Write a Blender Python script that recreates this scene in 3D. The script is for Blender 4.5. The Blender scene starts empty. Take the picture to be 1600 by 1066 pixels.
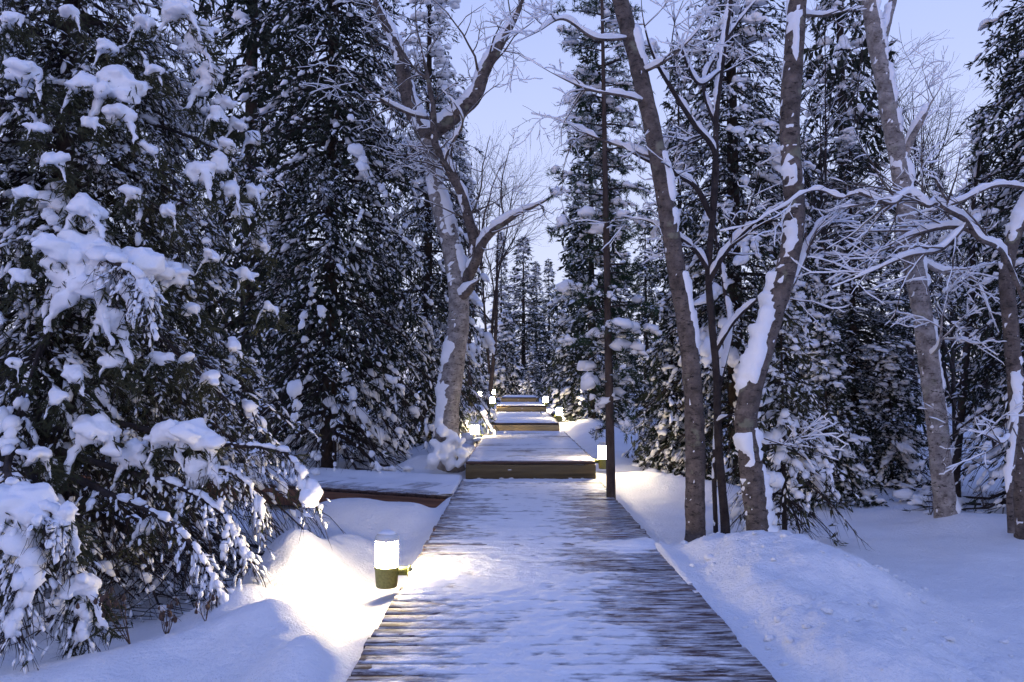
import bpy, math
import numpy as np

# ------------------------------------------------------------------ camera, sky, exposure
S = bpy.context.scene
FPX, CAMH = 1290.0, 1.35                     # focal length in photo pixels (1600 wide), eye height
YAW, PITCH = math.atan(7 / FPX), math.atan(70 / FPX)
cam_d = bpy.data.cameras.new('camera')
cam = bpy.data.objects.new('camera', cam_d)
S.collection.objects.link(cam)
cam_d.sensor_width = 36.0
cam_d.lens = 36.0 * FPX / 1600.0
cam_d.clip_start, cam_d.clip_end = 0.05, 3000
cam.location = (0, 0, CAMH)
cam.rotation_euler = (math.pi / 2 + PITCH, 0, YAW)
S.camera = cam

SUN_EL, SUN_ROT = math.radians(4), math.radians(205)
world = bpy.data.worlds.new('World')
S.world = world
world.use_nodes = True
wn, wl = world.node_tree.nodes, world.node_tree.links
wn.clear()
w_out = wn.new('ShaderNodeOutputWorld')
w_bg = wn.new('ShaderNodeBackground')
w_sky = wn.new('ShaderNodeTexSky')
w_sky.sky_type = 'NISHITA'
w_sky.sun_disc = False
w_sky.sun_elevation, w_sky.sun_rotation = SUN_EL, SUN_ROT
w_geo = wn.new('ShaderNodeTexCoord')
w_sep = wn.new('ShaderNodeSeparateXYZ')
w_ramp = wn.new('ShaderNodeValToRGB')         # overcast dusk: lavender low down, bluer overhead
w_ramp.color_ramp.elements[0].position = 0.12
w_ramp.color_ramp.elements[0].color = (0.66, 0.705, 1.02, 1)
w_ramp.color_ramp.elements[1].position = 0.95
w_ramp.color_ramp.elements[1].color = (0.12, 0.22, 0.78, 1)
w_el = w_ramp.color_ramp.elements.new(0.64)
w_el.color = (0.29, 0.40, 0.92, 1)
w_noise = wn.new('ShaderNodeTexNoise')
w_noise.inputs['Scale'].default_value = 2.2
w_noise.inputs['Detail'].default_value = 4
w_mul = wn.new('ShaderNodeMapRange')
w_mul.inputs['To Min'].default_value = 0.90
w_mul.inputs['To Max'].default_value = 1.10
w_vm = wn.new('ShaderNodeVectorMath'); w_vm.operation = 'SCALE'
w_mix = wn.new('ShaderNodeMixRGB'); w_mix.blend_type = 'ADD'; w_mix.inputs[0].default_value = 0.04
wl.new(w_geo.outputs['Generated'], w_sep.inputs[0])
wl.new(w_sep.outputs['Z'], w_ramp.inputs[0])
wl.new(w_geo.outputs['Generated'], w_noise.inputs['Vector'])
wl.new(w_noise.outputs['Fac'], w_mul.inputs['Value'])
wl.new(w_ramp.outputs['Color'], w_vm.inputs[0])
wl.new(w_mul.outputs['Result'], w_vm.inputs['Scale'])
wl.new(w_vm.outputs['Vector'], w_mix.inputs[1])
wl.new(w_sky.outputs['Color'], w_mix.inputs[2])
wl.new(w_mix.outputs['Color'], w_bg.inputs['Color'])
w_bg.inputs['Strength'].default_value = 1.0
wl.new(w_bg.outputs[0], w_out.inputs[0])

sun_d = bpy.data.lights.new('sun', 'SUN')  # weak fill added for soft top-down direction; no sun shines at this dusk
sun_d.energy, sun_d.angle, sun_d.color = 0.05, math.radians(40), (0.7, 0.8, 1.0)
sun = bpy.data.objects.new('sun', sun_d)
S.collection.objects.link(sun)
sun.rotation_euler = (math.radians(50), 0, math.radians(-25))

S.view_settings.view_transform = 'Standard'
S.view_settings.look = 'None'
S.view_settings.exposure = 0.0
S.view_settings.gamma = 1.0
S.view_settings.use_curve_mapping = False
S.cycles.use_denoising = True
S.cycles.use_light_tree = False
S.cycles.max_bounces = 4
S.cycles.diffuse_bounces = 3
S.cycles.use_adaptive_sampling = True
S.cycles.adaptive_threshold = 0.03
S.cycles.glossy_bounces = 2
S.cycles.transmission_bounces = 2
S.cycles.sample_clamp_indirect = 4.0

# ------------------------------------------------------------------ small maths
def at(px, py, Y):
    """photo pixel -> world point on the plane y = Y"""
    cx, cy = (px - 800) / FPX, -(py - 533) / FPX
    cp, sp, cw, sw = math.cos(PITCH), math.sin(PITCH), math.cos(YAW), math.sin(YAW)
    d = np.array([cx, cp - sp * cy, sp + cp * cy])
    d = np.array([cw * d[0] - sw * d[1], sw * d[0] + cw * d[1], d[2]])
    return np.array([0, 0, CAMH]) + d * (Y / d[1])

def mpp(Y):
    return Y / FPX                            # metres per photo pixel at depth Y

def hash3(i, j, k, seed):
    n = (i * 374761393 + j * 668265263 + k * 2147483647 + seed * 974634777) & 0xFFFFFFFF
    n = ((n ^ (n >> 13)) * 1274126177) & 0xFFFFFFFF
    n = ((n ^ (n >> 16)) * 2246822519) & 0xFFFFFFFF
    return ((n ^ (n >> 15)) & 0xFFFFFF) / float(0xFFFFFF)

def vnoise(P, seed=0):
    P = np.asarray(P, float)
    f = np.floor(P); i = f.astype(np.int64); t = P - f; t = t * t * (3 - 2 * t)
    r = 0.0
    for a in (0, 1):
        wa = t[..., 0] if a else 1 - t[..., 0]
        for b in (0, 1):
            wb = t[..., 1] if b else 1 - t[..., 1]
            for c in (0, 1):
                wc = t[..., 2] if c else 1 - t[..., 2]
                r = r + wa * wb * wc * hash3(i[..., 0] + a, i[..., 1] + b, i[..., 2] + c, seed)
    return r

def fbm(P, seed=0, octaves=4):
    s, a, tot = 0.0, 1.0, 0.0
    P = np.asarray(P, float)
    for o in range(octaves):
        s = s + a * vnoise(P * (2.03 ** o) + 17.3 * o, seed + o); tot += a; a *= 0.5
    return s / tot

def xy3(x, y, z=0.0):
    return np.stack([x, y, np.zeros_like(x) + z], -1)

def smooth(a, b, x):
    t = np.clip((x - a) / (b - a), 0, 1)
    return t * t * (3 - 2 * t)

def norm(v):
    return v / np.maximum(np.linalg.norm(v, axis=-1, keepdims=True), 1e-9)

def catmull(pts, n):
    pts = np.asarray(pts, float)
    p = np.vstack([2 * pts[0] - pts[1], pts, 2 * pts[-1] - pts[-2]])
    seg = len(pts) - 1
    u = np.linspace(0, seg - 1e-6, n); i = u.astype(int); t = (u - i)[:, None]
    a, b, c, d = p[i], p[i + 1], p[i + 2], p[i + 3]
    return 0.5 * (2 * b + (c - a) * t + (2 * a - 5 * b + 4 * c - d) * t * t + (3 * b - a - 3 * c + d) * t ** 3)

# ------------------------------------------------------------------ mesh and object helpers
def mesh(name, V, faces, mat, smooth_shade=False):
    """faces: list of int arrays (n,3) or (n,4)"""
    V = np.asarray(V, np.float32).reshape(-1, 3)
    if not isinstance(faces, (list, tuple)):
        faces = [faces]
    faces = [np.asarray(f, np.int32) for f in faces if len(f)]
    me = bpy.data.meshes.new(name)
    me.vertices.add(len(V)); me.vertices.foreach_set('co', V.ravel())
    loops = np.concatenate([f.ravel() for f in faces])
    cnt = np.concatenate([np.full(len(f), f.shape[1], np.int32) for f in faces])
    me.loops.add(len(loops)); me.loops.foreach_set('vertex_index', loops)
    me.polygons.add(len(cnt))
    me.polygons.foreach_set('loop_start', np.concatenate([[0], np.cumsum(cnt)[:-1]]).astype(np.int32))
    if smooth_shade:
        me.polygons.foreach_set('use_smooth', np.ones(len(cnt), bool))
    me.update(calc_edges=True)
    if mat:
        me.materials.append(mat)
    return me

def link(name, data, parent=None, kind=None, label=None):
    o = bpy.data.objects.new(name, data)
    S.collection.objects.link(o)
    if parent is not None:
        o.parent = parent
    if kind:
        o['kind'] = kind
    if label:
        o['label'] = label
    return o

def thing(name, label, cat, loc=(0, 0, 0), rz=0.0, group=None, scale=1.0):
    o = bpy.data.objects.new(name, None)
    S.collection.objects.link(o)
    o.location = loc; o.rotation_euler = (0, 0, rz); o.scale = (scale,) * 3
    o.empty_display_size = 0.2
    o['label'] = label; o['category'] = cat
    if group:
        o['group'] = group
    return o

class Acc:
    """collects vertex / face arrays"""
    def __init__(s): s.V, s.F, s.n = [], [], 0
    def add(s, V, F):
        V = np.asarray(V, float).reshape(-1, 3)
        for f in (F if isinstance(F, list) else [F]):
            s.F.append(np.asarray(f) + s.n)
        s.V.append(V); s.n += len(V)
    def mesh(s, name, mat, sm=False):
        f3 = [f for f in s.F if f.shape[1] == 3]; f4 = [f for f in s.F if f.shape[1] == 4]
        fs = ([np.concatenate(f3)] if f3 else []) + ([np.concatenate(f4)] if f4 else [])
        return mesh(name, np.concatenate(s.V), fs, mat, sm)

def frames(P):
    T = norm(np.gradient(P, axis=-2))
    m = norm(P[..., -1, :] - P[..., 0, :])
    ref = np.where(np.abs(m[..., 2:3]) < 0.8, np.array([0, 0, 1.0]), np.array([0.0, 1.0, 0]))
    A = norm(np.cross(np.broadcast_to(ref[..., None, :], P.shape), T))
    B = np.cross(T, A)
    return T, A, B

def tubes(P, R, sides=5, cap=True):
    """P (m,k,3), R (m,k) -> verts, quads"""
    P = np.asarray(P, float); R = np.asarray(R, float)
    if P.ndim == 2: P, R = P[None], R[None]
    m, k, _ = P.shape
    T, A, B = frames(P)
    th = np.arange(sides) * 2 * np.pi / sides
    N = A[:, :, None, :] * np.cos(th)[:, None] + B[:, :, None, :] * np.sin(th)[:, None]
    V = P[:, :, None, :] + N * R[:, :, None, None]
    i = np.arange(k - 1)[:, None] * sides; j = np.arange(sides)[None]; j2 = (j + 1) % sides
    q = np.stack([i + j, i + j2, i + sides + j2, i + sides + j], -1).reshape(-1, 4)
    F = (q[None] + (np.arange(m) * k * sides)[:, None, None]).reshape(-1, 4)
    return V.reshape(-1, 3), F, N.reshape(-1, 3)

def ico(sub):
    import bmesh
    bm = bmesh.new(); bmesh.ops.create_icosphere(bm, subdivisions=sub, radius=1.0)
    V = np.array([v.co[:] for v in bm.verts]); F = np.array([[v.index for v in f.verts] for f in bm.faces])
    bm.free(); return V, F
ICO = {s: ico(s) for s in (1, 2, 3)}

def stamp(TV, TF, pos, X, Y, Z):
    """place template (n verts) with per-instance axis vectors (already scaled)"""
    n = len(pos)
    V = pos[:, None, :] + TV[None, :, 0:1] * X[:, None] + TV[None, :, 1:2] * Y[:, None] + TV[None, :, 2:3] * Z[:, None]
    F = (TF[None] + (np.arange(n) * len(TV))[:, None, None]).reshape(-1, TF.shape[1])
    return V.reshape(-1, 3), F

def blob_templates(sub, nvar, seed, amp=0.25):
    out = []
    V, F = ICO[sub]
    for i in range(nvar):
        d = 1 + amp * (fbm(V * 1.9 + 31 * i, seed + i, 3) - 0.5) * 2.2
        W = V * d[:, None]
        W[:, 2] = np.where(W[:, 2] < 0, W[:, 2] * 0.45, W[:, 2])
        out.append((W, F))
    return out
BLOB1, BLOB2 = blob_templates(1, 6, 3, 0.55), blob_templates(2, 6, 9, 0.60)
BLOB3 = blob_templates(3, 4, 21, 0.4)

def blobs(acc, rng, pos, dirs, size, temps, squash=0.75, lng=1.3):
    """snow lumps, long axis along dirs"""
    if not len(pos): return
    d = dirs.copy(); d = norm(d)
    side = norm(np.cross(np.array([0, 0, 1.0]), d) + 1e-6)
    up = np.cross(d, side)
    which = rng.integers(0, len(temps), len(pos))
    for w, (TV, TF) in enumerate(temps):
        m = which == w
        if not m.any(): continue
        s = size[m][:, None]
        lg = lng[m][:, None] if isinstance(lng, np.ndarray) else lng
        k = rng.uniform(0.8, 1.25, (m.sum(), 3))
        V, F = stamp(TV, TF, pos[m], d[m] * s * lg * k[:, :1], side[m] * s * k[:, 1:2], up[m] * s * squash * k[:, 2:])
        acc.add(V, F)

# ------------------------------------------------------------------ materials
def mat_new(name, rough=0.8, spec=0.2):
    m = bpy.data.materials.new(name); m.use_nodes = True
    nt = m.node_tree; b = nt.nodes['Principled BSDF']
    b.inputs['Roughness'].default_value = rough
    b.inputs['Specular IOR Level'].default_value = spec
    return m, nt, b

def N(nt, typ, **kw):
    n = nt.nodes.new(typ)
    for k, v in kw.items():
        if k in ('operation', 'blend_type', 'noise_dimensions', 'data_type', 'wave_type', 'bands_direction'): setattr(n, k, v)
        else: n.inputs[k].default_value = v
    return n

def coords(nt, scale=(1, 1, 1), obj=True):
    tc = nt.nodes.new('ShaderNodeTexCoord'); mp = nt.nodes.new('ShaderNodeMapping')
    mp.inputs['Scale'].default_value = scale
    nt.links.new(tc.outputs['Object'], mp.inputs['Vector'])
    return mp.outputs['Vector']

def ramp(nt, fac, stops):
    r = nt.nodes.new('ShaderNodeValToRGB'); e = r.color_ramp.elements
    while len(e) < len(stops): e.new(0.5)
    for el, (p, c) in zip(e, stops):
        el.position = p; el.color = (*c, 1)
    nt.links.new(fac, r.inputs[0]); return r.outputs[0]

def bump(nt, b, h, strength, dist):
    bp = nt.nodes.new('ShaderNodeBump'); bp.inputs['Strength'].default_value = strength; bp.inputs['Distance'].default_value = dist
    nt.links.new(h, bp.inputs['Height']); nt.links.new(bp.outputs[0], b.inputs['Normal'])

def mat_snow(name, scale=60, dist=0.004, strength=0.6):
    m, nt, b = mat_new(name, 0.55, 0.3)
    v = coords(nt)
    n1 = N(nt, 'ShaderNodeTexNoise', Scale=scale, Detail=5, Roughness=0.65); nt.links.new(v, n1.inputs['Vector'])
    n2 = N(nt, 'ShaderNodeTexNoise', Scale=3.0, Detail=4); nt.links.new(v, n2.inputs['Vector'])
    c = ramp(nt, n2.outputs['Fac'], [(0.3, (0.86, 0.87, 0.89)), (0.7, (0.93, 0.935, 0.945))])
    nt.links.new(c, b.inputs['Base Color'])
    bump(nt, b, n1.outputs['Fac'], strength, dist)
    return m

def mat_bark(name, dark, light, rz=1.0, mark=None, lichen=0.0):
    m, nt, b = mat_new(name, 0.9, 0.15)
    v = coords(nt, (1, 1, rz))
    n1 = N(nt, 'ShaderNodeTexNoise', Scale=9, Detail=8, Roughness=0.7); nt.links.new(v, n1.inputs['Vector'])
    c = ramp(nt, n1.outputs['Fac'], [(0.3, dark), (0.52, tuple((a + b_) / 2 for a, b_ in zip(dark, light))), (0.72, light)])
    n3 = N(nt, 'ShaderNodeTexNoise', Scale=6, Detail=6, Roughness=0.75)
    v2 = coords(nt, (2.4, 2.4, 5.5)); nt.links.new(v2, n3.inputs['Vector'])
    if mark:
        f = ramp(nt, n3.outputs['Fac'], [(0.54, (0, 0, 0)), (0.63, (1, 1, 1))])
        mx = N(nt, 'ShaderNodeMixRGB'); nt.links.new(f, mx.inputs[0]); nt.links.new(c, mx.inputs[1]); mx.inputs[2].default_value = (*mark, 1)
        c = mx.outputs[0]
    if lichen:
        n4 = N(nt, 'ShaderNodeTexNoise', Scale=5, Detail=5); nt.links.new(coords(nt), n4.inputs['Vector'])
        f = ramp(nt, n4.outputs['Fac'], [(0.60, (0, 0, 0)), (0.66, (lichen,) * 3)])
        mx = N(nt, 'ShaderNodeMixRGB'); nt.links.new(f, mx.inputs[0]); nt.links.new(c, mx.inputs[1]); mx.inputs[2].default_value = (0.28, 0.29, 0.20, 1)
        c = mx.outputs[0]
    nt.links.new(c, b.inputs['Base Color'])
    ad = N(nt, 'ShaderNodeMath', operation='ADD'); nt.links.new(n1.outputs['Fac'], ad.inputs[0]); nt.links.new(n3.outputs['Fac'], ad.inputs[1])
    bump(nt, b, ad.outputs[0], 0.9, 0.02)
    return m

def mat_needles(name, c1, c2):
    m, nt, b = mat_new(name, 0.7, 0.2)
    n1 = N(nt, 'ShaderNodeTexNoise', Scale=2.5, Detail=3); nt.links.new(coords(nt), n1.inputs['Vector'])
    c = ramp(nt, n1.outputs['Fac'], [(0.35, c1), (0.65, c2)])
    nt.links.new(c, b.inputs['Base Color'])
    return m

def mat_wood(name, dark, light, frost, along='X'):
    """weathered board with a thin crust of trodden snow (frost = share)"""
    m, nt, b = mat_new(name, 0.75, 0.25)
    sc = (1.2, 26, 26) if along == 'X' else (26, 1.2, 26)
    v = coords(nt, sc)
    oi = nt.nodes.new('ShaderNodeObjectInfo')
    ad = N(nt, 'ShaderNodeVectorMath', operation='ADD'); nt.links.new(v, ad.inputs[0])
    ml = N(nt, 'ShaderNodeMath', operation='MULTIPLY'); ml.inputs[1].default_value = 57.0
    nt.links.new(oi.outputs['Random'], ml.inputs[0]); nt.links.new(ml.outputs[0], ad.inputs[1])
    n1 = N(nt, 'ShaderNodeTexNoise', Scale=1.0, Detail=6, Roughness=0.65); nt.links.new(ad.outputs[0], n1.inputs['Vector'])
    c = ramp(nt, n1.outputs['Fac'], [(0.3, dark), (0.7, light)])
    hv = N(nt, 'ShaderNodeHueSaturation', Saturation=1.0); 
    mr = N(nt, 'ShaderNodeMapRange'); mr.inputs['To Min'].default_value = 0.7; mr.inputs['To Max'].default_value = 1.3
    nt.links.new(oi.outputs['Random'], mr.inputs['Value']); nt.links.new(mr.outputs[0], hv.inputs['Value']); nt.links.new(c, hv.inputs['Color'])
    c = hv.outputs[0]
    if frost > 0:
        tc = nt.nodes.new('ShaderNodeTexCoord'); mp = nt.nodes.new('ShaderNodeMapping')
        mp.inputs['Scale'].default_value = (3.0, 16, 3) if along == 'X' else (16, 3, 3)
        geo = nt.nodes.new('ShaderNodeNewGeometry'); nt.links.new(geo.outputs['Position'], mp.inputs['Vector'])
        n2 = N(nt, 'ShaderNodeTexNoise', Scale=1.6, Detail=7, Roughness=0.7); nt.links.new(mp.outputs[0], n2.inputs['Vector'])
        f = ramp(nt, n2.outputs['Fac'], [(0.62 - frost * 0.35, (0, 0, 0)), (0.80 - frost * 0.35, (0.8, 0.8, 0.8))])
        sx = nt.nodes.new('ShaderNodeSeparateXYZ'); nt.links.new(geo.outputs['Normal'], sx.inputs[0])
        up = N(nt, 'ShaderNodeMapRange'); up.inputs['From Min'].default_value = 0.3; up.inputs['From Max'].default_value = 0.8
        nt.links.new(sx.outputs['Z'], up.inputs['Value'])
        mu = N(nt, 'ShaderNodeMath', operation='MULTIPLY'); nt.links.new(f, mu.inputs[0]); nt.links.new(up.outputs[0], mu.inputs[1])
        mx = N(nt, 'ShaderNodeMixRGB'); nt.links.new(mu.outputs[0], mx.inputs[0]); nt.links.new(c, mx.inputs[1]); mx.inputs[2].default_value = (0.85, 0.86, 0.88, 1)
        c = mx.outputs[0]
    nt.links.new(c, b.inputs['Base Color'])
    bump(nt, b, n1.outputs['Fac'], 0.6, 0.004)
    return m

def mat_plain(name, col, rough=0.6, metal=0.0, var=0.25, scale=30):
    m, nt, b = mat_new(name, rough, 0.35)
    n1 = N(nt, 'ShaderNodeTexNoise', Scale=scale, Detail=5, Roughness=0.65); nt.links.new(coords(nt), n1.inputs['Vector'])
    c = ramp(nt, n1.outputs['Fac'], [(0.3, tuple(x * (1 - var) for x in col)), (0.7, tuple(min(1, x * (1 + var)) for x in col))])
    nt.links.new(c, b.inputs['Base Color']); b.inputs['Metallic'].default_value = metal
    bump(nt, b, n1.outputs['Fac'], 0.2, 0.002)
    return m

M = {}
M['ground_snow'] = mat_snow('ground_snow', 30, 0.035, 0.8)
M['tree_snow'] = mat_snow('tree_snow', 45, 0.012, 0.6)
M['path_snow'] = mat_snow('path_snow', 70, 0.006, 0.8)
def mat_thin_snow(name):
    m = mat_snow(name, 55, 0.010, 0.9); nt = m.node_tree
    out = nt.nodes['Material Output']; b_ = nt.nodes['Principled BSDF']
    at_ = nt.nodes.new('ShaderNodeAttribute'); at_.attribute_name = 'cover'
    n = N(nt, 'ShaderNodeTexNoise', Scale=9.0, Detail=8, Roughness=0.78); nt.links.new(coords(nt, (1.0, 2.6, 1.0)), n.inputs['Vector'])
    a1 = N(nt, 'ShaderNodeMath', operation='MULTIPLY_ADD'); a1.inputs[1].default_value = 1.5; a1.inputs[2].default_value = -0.75
    nt.links.new(n.outputs['Fac'], a1.inputs[0])
    a2 = N(nt, 'ShaderNodeMath', operation='ADD'); nt.links.new(a1.outputs[0], a2.inputs[0]); nt.links.new(at_.outputs['Fac'], a2.inputs[1]); a2.use_clamp = True
    tr = nt.nodes.new('ShaderNodeBsdfTransparent'); mx = nt.nodes.new('ShaderNodeMixShader')
    nt.links.new(a2.outputs[0], mx.inputs[0]); nt.links.new(tr.outputs[0], mx.inputs[1]); nt.links.new(b_.outputs[0], mx.inputs[2])
    nt.links.new(mx.outputs[0], out.inputs['Surface'])
    return m
M['thin_snow'] = mat_thin_snow('thin_trodden_snow')
M['birch'] = mat_bark('birch_bark', (0.12, 0.10, 0.09), (0.52, 0.475, 0.44), 1.0, (0.055, 0.043, 0.038), 0.25)
M['birch_dark'] = mat_bark('grey_brown_bark', (0.048, 0.039, 0.035), (0.235, 0.19, 0.165), 1.0, (0.03, 0.026, 0.025), 0.5)
M['branch'] = mat_bark('dark_branch_bark', (0.022, 0.018, 0.018), (0.085, 0.068, 0.064))
M['spruce_bark'] = mat_bark('spruce_bark', (0.022, 0.017, 0.015), (0.085, 0.062, 0.05))
M['red_bark'] = mat_bark('reddish_pole_bark', (0.035, 0.026, 0.023), (0.13, 0.098, 0.085), 0.4)
M['needles'] = mat_needles('spruce_needles', (0.034, 0.040, 0.022), (0.085, 0.085, 0.046))
M['needles_dark'] = mat_needles('dark_spruce_needles', (0.020, 0.028, 0.020), (0.046, 0.056, 0.036))
M['pine_needles'] = mat_needles('pine_needles', (0.02, 0.04, 0.022), (0.04, 0.07, 0.035))
M['plank'] = mat_wood('weathered_plank', (0.035, 0.021, 0.020), (0.15, 0.10, 0.092), 0.55)
M['plank_side'] = mat_wood('weathered_side_plank', (0.035, 0.021, 0.020), (0.15, 0.10, 0.092), 0.62, 'X')
M['lamplit_step_wood'] = mat_wood('lamplit_yellow_step_board', (0.26, 0.18, 0.075), (0.58, 0.43, 0.21), 0.0)  # yellow-brown wood, colour lightened for the lamp glow on the upper risers
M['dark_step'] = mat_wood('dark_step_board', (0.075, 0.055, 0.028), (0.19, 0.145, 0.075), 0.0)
M['fascia'] = mat_wood('reddish_fascia', (0.10, 0.045, 0.025), (0.26, 0.12, 0.065), 0.0)
M['lamp_green'] = mat_plain('olive_lamp_metal', (0.16, 0.17, 0.06), 0.5, 0.0, 0.3, 60)
M['lamp_cap'] = mat_plain('frosted_lamp_cap', (0.62, 0.62, 0.60), 0.5, 0.0, 0.1)
M['dry_leaf'] = mat_plain('dry_leaf', (0.07, 0.045, 0.035), 0.9, 0.0, 0.4)
m, nt, b = mat_new('lit_diffuser')
b.inputs['Base Color'].default_value = (0.9, 0.88, 0.8, 1)
b.inputs['Emission Color'].default_value = (1.0, 0.79, 0.47, 1)
b.inputs['Emission Strength'].default_value = 215.0
M['lit'] = m

# ------------------------------------------------------------------ layout of the walk
WL, WR = -0.78, 1.19                           # main boardwalk edges
SIDE_A, SIDE_B = np.array([-0.80, 10.35]), np.array([-5.2, 12.40])   # near edge of the side walk
SIDE_D = (SIDE_B - SIDE_A) / np.linalg.norm(SIDE_B - SIDE_A)
SIDE_N = np.array([-SIDE_D[1], SIDE_D[0]]) * -1.0
if SIDE_N[1] < 0: SIDE_N = -SIDE_N
SIDE_W = 1.55
DECKS = [  # y0, y1, left, right, top z, riser
    (12.05, 19.95, -0.735, 1.144, 0.26, 0.26),
    (19.95, 28.1, -0.69, 1.03, 0.46, 0.20),
    (28.1, 34.0, -0.68, 1.01, 0.68, 0.22),
    (34.0, 41.5, -0.62, 0.90, 0.88, 0.20)]
LAMPS = [  # photo x, x0, y, z bottom
    (-0.955, 6.15, -0.125), (-0.90, 17.9, 0.16), (1.30, 12.35, 0.12), (1.17, 22.6, 0.40),
    (-0.83, 28.2, 0.62), (1.02, 29.0, 0.62), (-1.12, 40.5, 0.80), (-1.72, 39.2, 0.74)]

def seg_ridge(x, y, x0, y0, x1, y1, w, h):
    dx, dy = x1 - x0, y1 - y0
    t = np.clip(((x - x0) * dx + (y - y0) * dy) / (dx * dx + dy * dy), 0, 1)
    d2 = (x - x0 - t * dx) ** 2 + (y - y0 - t * dy) ** 2
    return h * np.exp(-d2 / (w * w))

def ground_z(x, y):
    x = np.asarray(x, float); y = np.asarray(y, float)
    z = np.interp(y, [-60, 0, 8, 12, 16, 20, 28, 35, 45, 60, 120, 600], [-.30, -.30, -.30, -.20, -.05, .12, .40, .62, .78, .95, 1.3, 1.3])
    near = smooth(0.9, 3.0, np.abs(x - 0.2))
    z = z + near * 0.34 * (fbm(xy3(x * 0.28, y * 0.28), 5, 3) - 0.5)
    z = z + 0.16 * smooth(1.0, 2.0, np.abs(x - .2)) * (fbm(xy3(x * 1.1, y * 1.1), 8, 3) - 0.5)
    # snow thrown up along the walk
    z = z + seg_ridge(x, y, -1.95, 6.0, -1.85, 6.7, 0.42, 0.30)
    z = z + seg_ridge(x, y, -1.80, 7.0, -1.60, 7.8, 0.42, 0.30)
    z = z + seg_ridge(x, y, -2.8, 5.0, -1.7, 5.2, 0.42, 0.11)
    z = z + seg_ridge(x, y, -1.5, 5.2, -1.0, 4.3, 0.36, 0.19)
    z = z + seg_ridge(x, y, -0.95, 4.1, -0.9, 2.5, 0.45, 0.26)
    z = z + seg_ridge(x, y, -2.3, 9.35, -1.25, 9.2, 0.62, 0.34)
    z = z + seg_ridge(x, y, 1.95, 7.4, 2.3, 6.0, 0.58, 0.23)
    z = z + seg_ridge(x, y, 1.50, 6.9, 1.60, 4.2, 0.48, 0.25)
    z = z + seg_ridge(x, y, 2.2, 6.2, 2.0, 4.2, 0.75, 0.20)
    z = z + seg_ridge(x, y, 1.80, 7.6, 2.1, 7.3, 0.30, 0.06)
    z = z + seg_ridge(x, y, 5.2, 9.4, 6.3, 8.9, 0.75, 0.15)
    z = z + seg_ridge(x, y, 1.9, 12.6, 2.9, 12.3, 0.6, 0.22)
    z = z + seg_ridge(x, y, -1.15, 13.2, -1.5, 13.5, 0.55, 0.38)
    z = z + seg_ridge(x, y, -1.45, 15.0, -1.3, 20.0, 0.55, 0.22)
    z = z + seg_ridge(x, y, 1.9, 14.0, 1.9, 24.0, 0.60, 0.18)
    for fx, fy, fh, fw in ((1.74, 8.0, .07, .24), (2.16, 8.45, .05, .22), (2.25, 7.65, .07, .24), (5.0, 9.65, .07, .30), (5.35, 8.6, .04, .28), (1.20, 10.15, .06, .16), (5.9, 11.5, .10, .25)):
        z = z + fh * np.exp(-((x - fx) ** 2 + (y - fy) ** 2) / fw ** 2)
    # dip under the big spruce and in front of the side walk
    z = z - seg_ridge(x, y, -3.4, 6.6, -4.6, 8.2, 1.5, 0.14)
    z = z - seg_ridge(x, y, -3.1, 10.4, -5.0, 10.9, 0.9, 0.22)
    rough = seg_ridge(x, y, -1.7, 5.0, -1.5, 8.0, 0.8, 1.0) + seg_ridge(x, y, 1.6, 7.6, 2.0, 4.2, 0.8, 1.0) + 0.25
    zz = 0.13 * (fbm(xy3(x * 4.0, y * 4.0), 11, 5) - 0.5) * np.clip(rough, 0, 1) + 0.075 * (fbm(xy3(x * 14, y * 14), 14, 3) - 0.5) * np.clip(rough, 0, 1)
    z = z + zz * np.where(x < -0.8, 0.45, 1.0)
    for lx, ly, lz in LAMPS:
        far = 0.5 if ly < 10 else 0.4
        g = np.exp(-((x - lx) ** 2 + (y - ly) ** 2) / far ** 2)
        z = z * (1 - g) + g * (lz - (0.12 if ly < 10 else 0.03))
    # bays kept clear by the boards
    def sink(z, inside, top):
        return np.where(inside, np.minimum(z, top - 0.16), z)
    m = (x > WL + 0.03) & (x < WR - 0.03) & (y < 12.2)
    z = sink(z, m, 0.0)
    edge = (y < 12.1) & (x > WL - 0.35) & (x < WR + 0.35)       # just beside the walk
    zl = np.interp(y, [2, 4.6, 5.4, 7.0, 8.6, 10.2], [-.02, -.03, -.20, -.16, -.05, -.02])
    zr = np.interp(y, [2, 4.0, 6.3, 7.0, 7.7, 8.4, 10.0, 12.0], [-.05, -.04, .015, .035, -.06, -.12, -.06, -.02])
    tgt = np.where(x < 0.2, zl, zr)
    dist = np.where(x < 0.2, WL - x, x - WR)
    k = np.where(edge & ~m, 1 - smooth(0.0, 0.35, dist), 0)
    z = z * (1 - k) + tgt * k
    for y0, y1, l, r, top, rs in DECKS:
        z = sink(z, (x > l + 0.04) & (x < r - 0.04) & (y > y0 - 0.02) & (y < y1 + 0.02), top)
        k = np.where((y > y0 + 0.1) & (y < y1), np.exp(-(np.maximum(np.maximum(l - x, x - r), 0) / 0.3) ** 2), 0)
        k = np.where((x > l + 0.04) & (x < r - 0.04), 0, k)
        z = z * (1 - k) + np.minimum(z, top - 0.05) * k
    u = (x - SIDE_A[0]) * SIDE_D[0] + (y - SIDE_A[1]) * SIDE_D[1]
    v = (x - SIDE_A[0]) * SIDE_N[0] + (y - SIDE_A[1]) * SIDE_N[1]
    z = sink(z, (u > -0.3) & (u < 9) & (v > 0.03) & (v < SIDE_W - 0.05) & (x < WL + .05), -0.02)
    return z

def graded(segs):
    out = [segs[0][0]]
    for a, b_, s0, s1 in segs:
        x = a
        while x < b_ - 1e-6:
            t = (x - a) / (b_ - a); x = min(b_, x + s0 + (s1 - s0) * t); out.append(x)
    return np.array(out)

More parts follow.
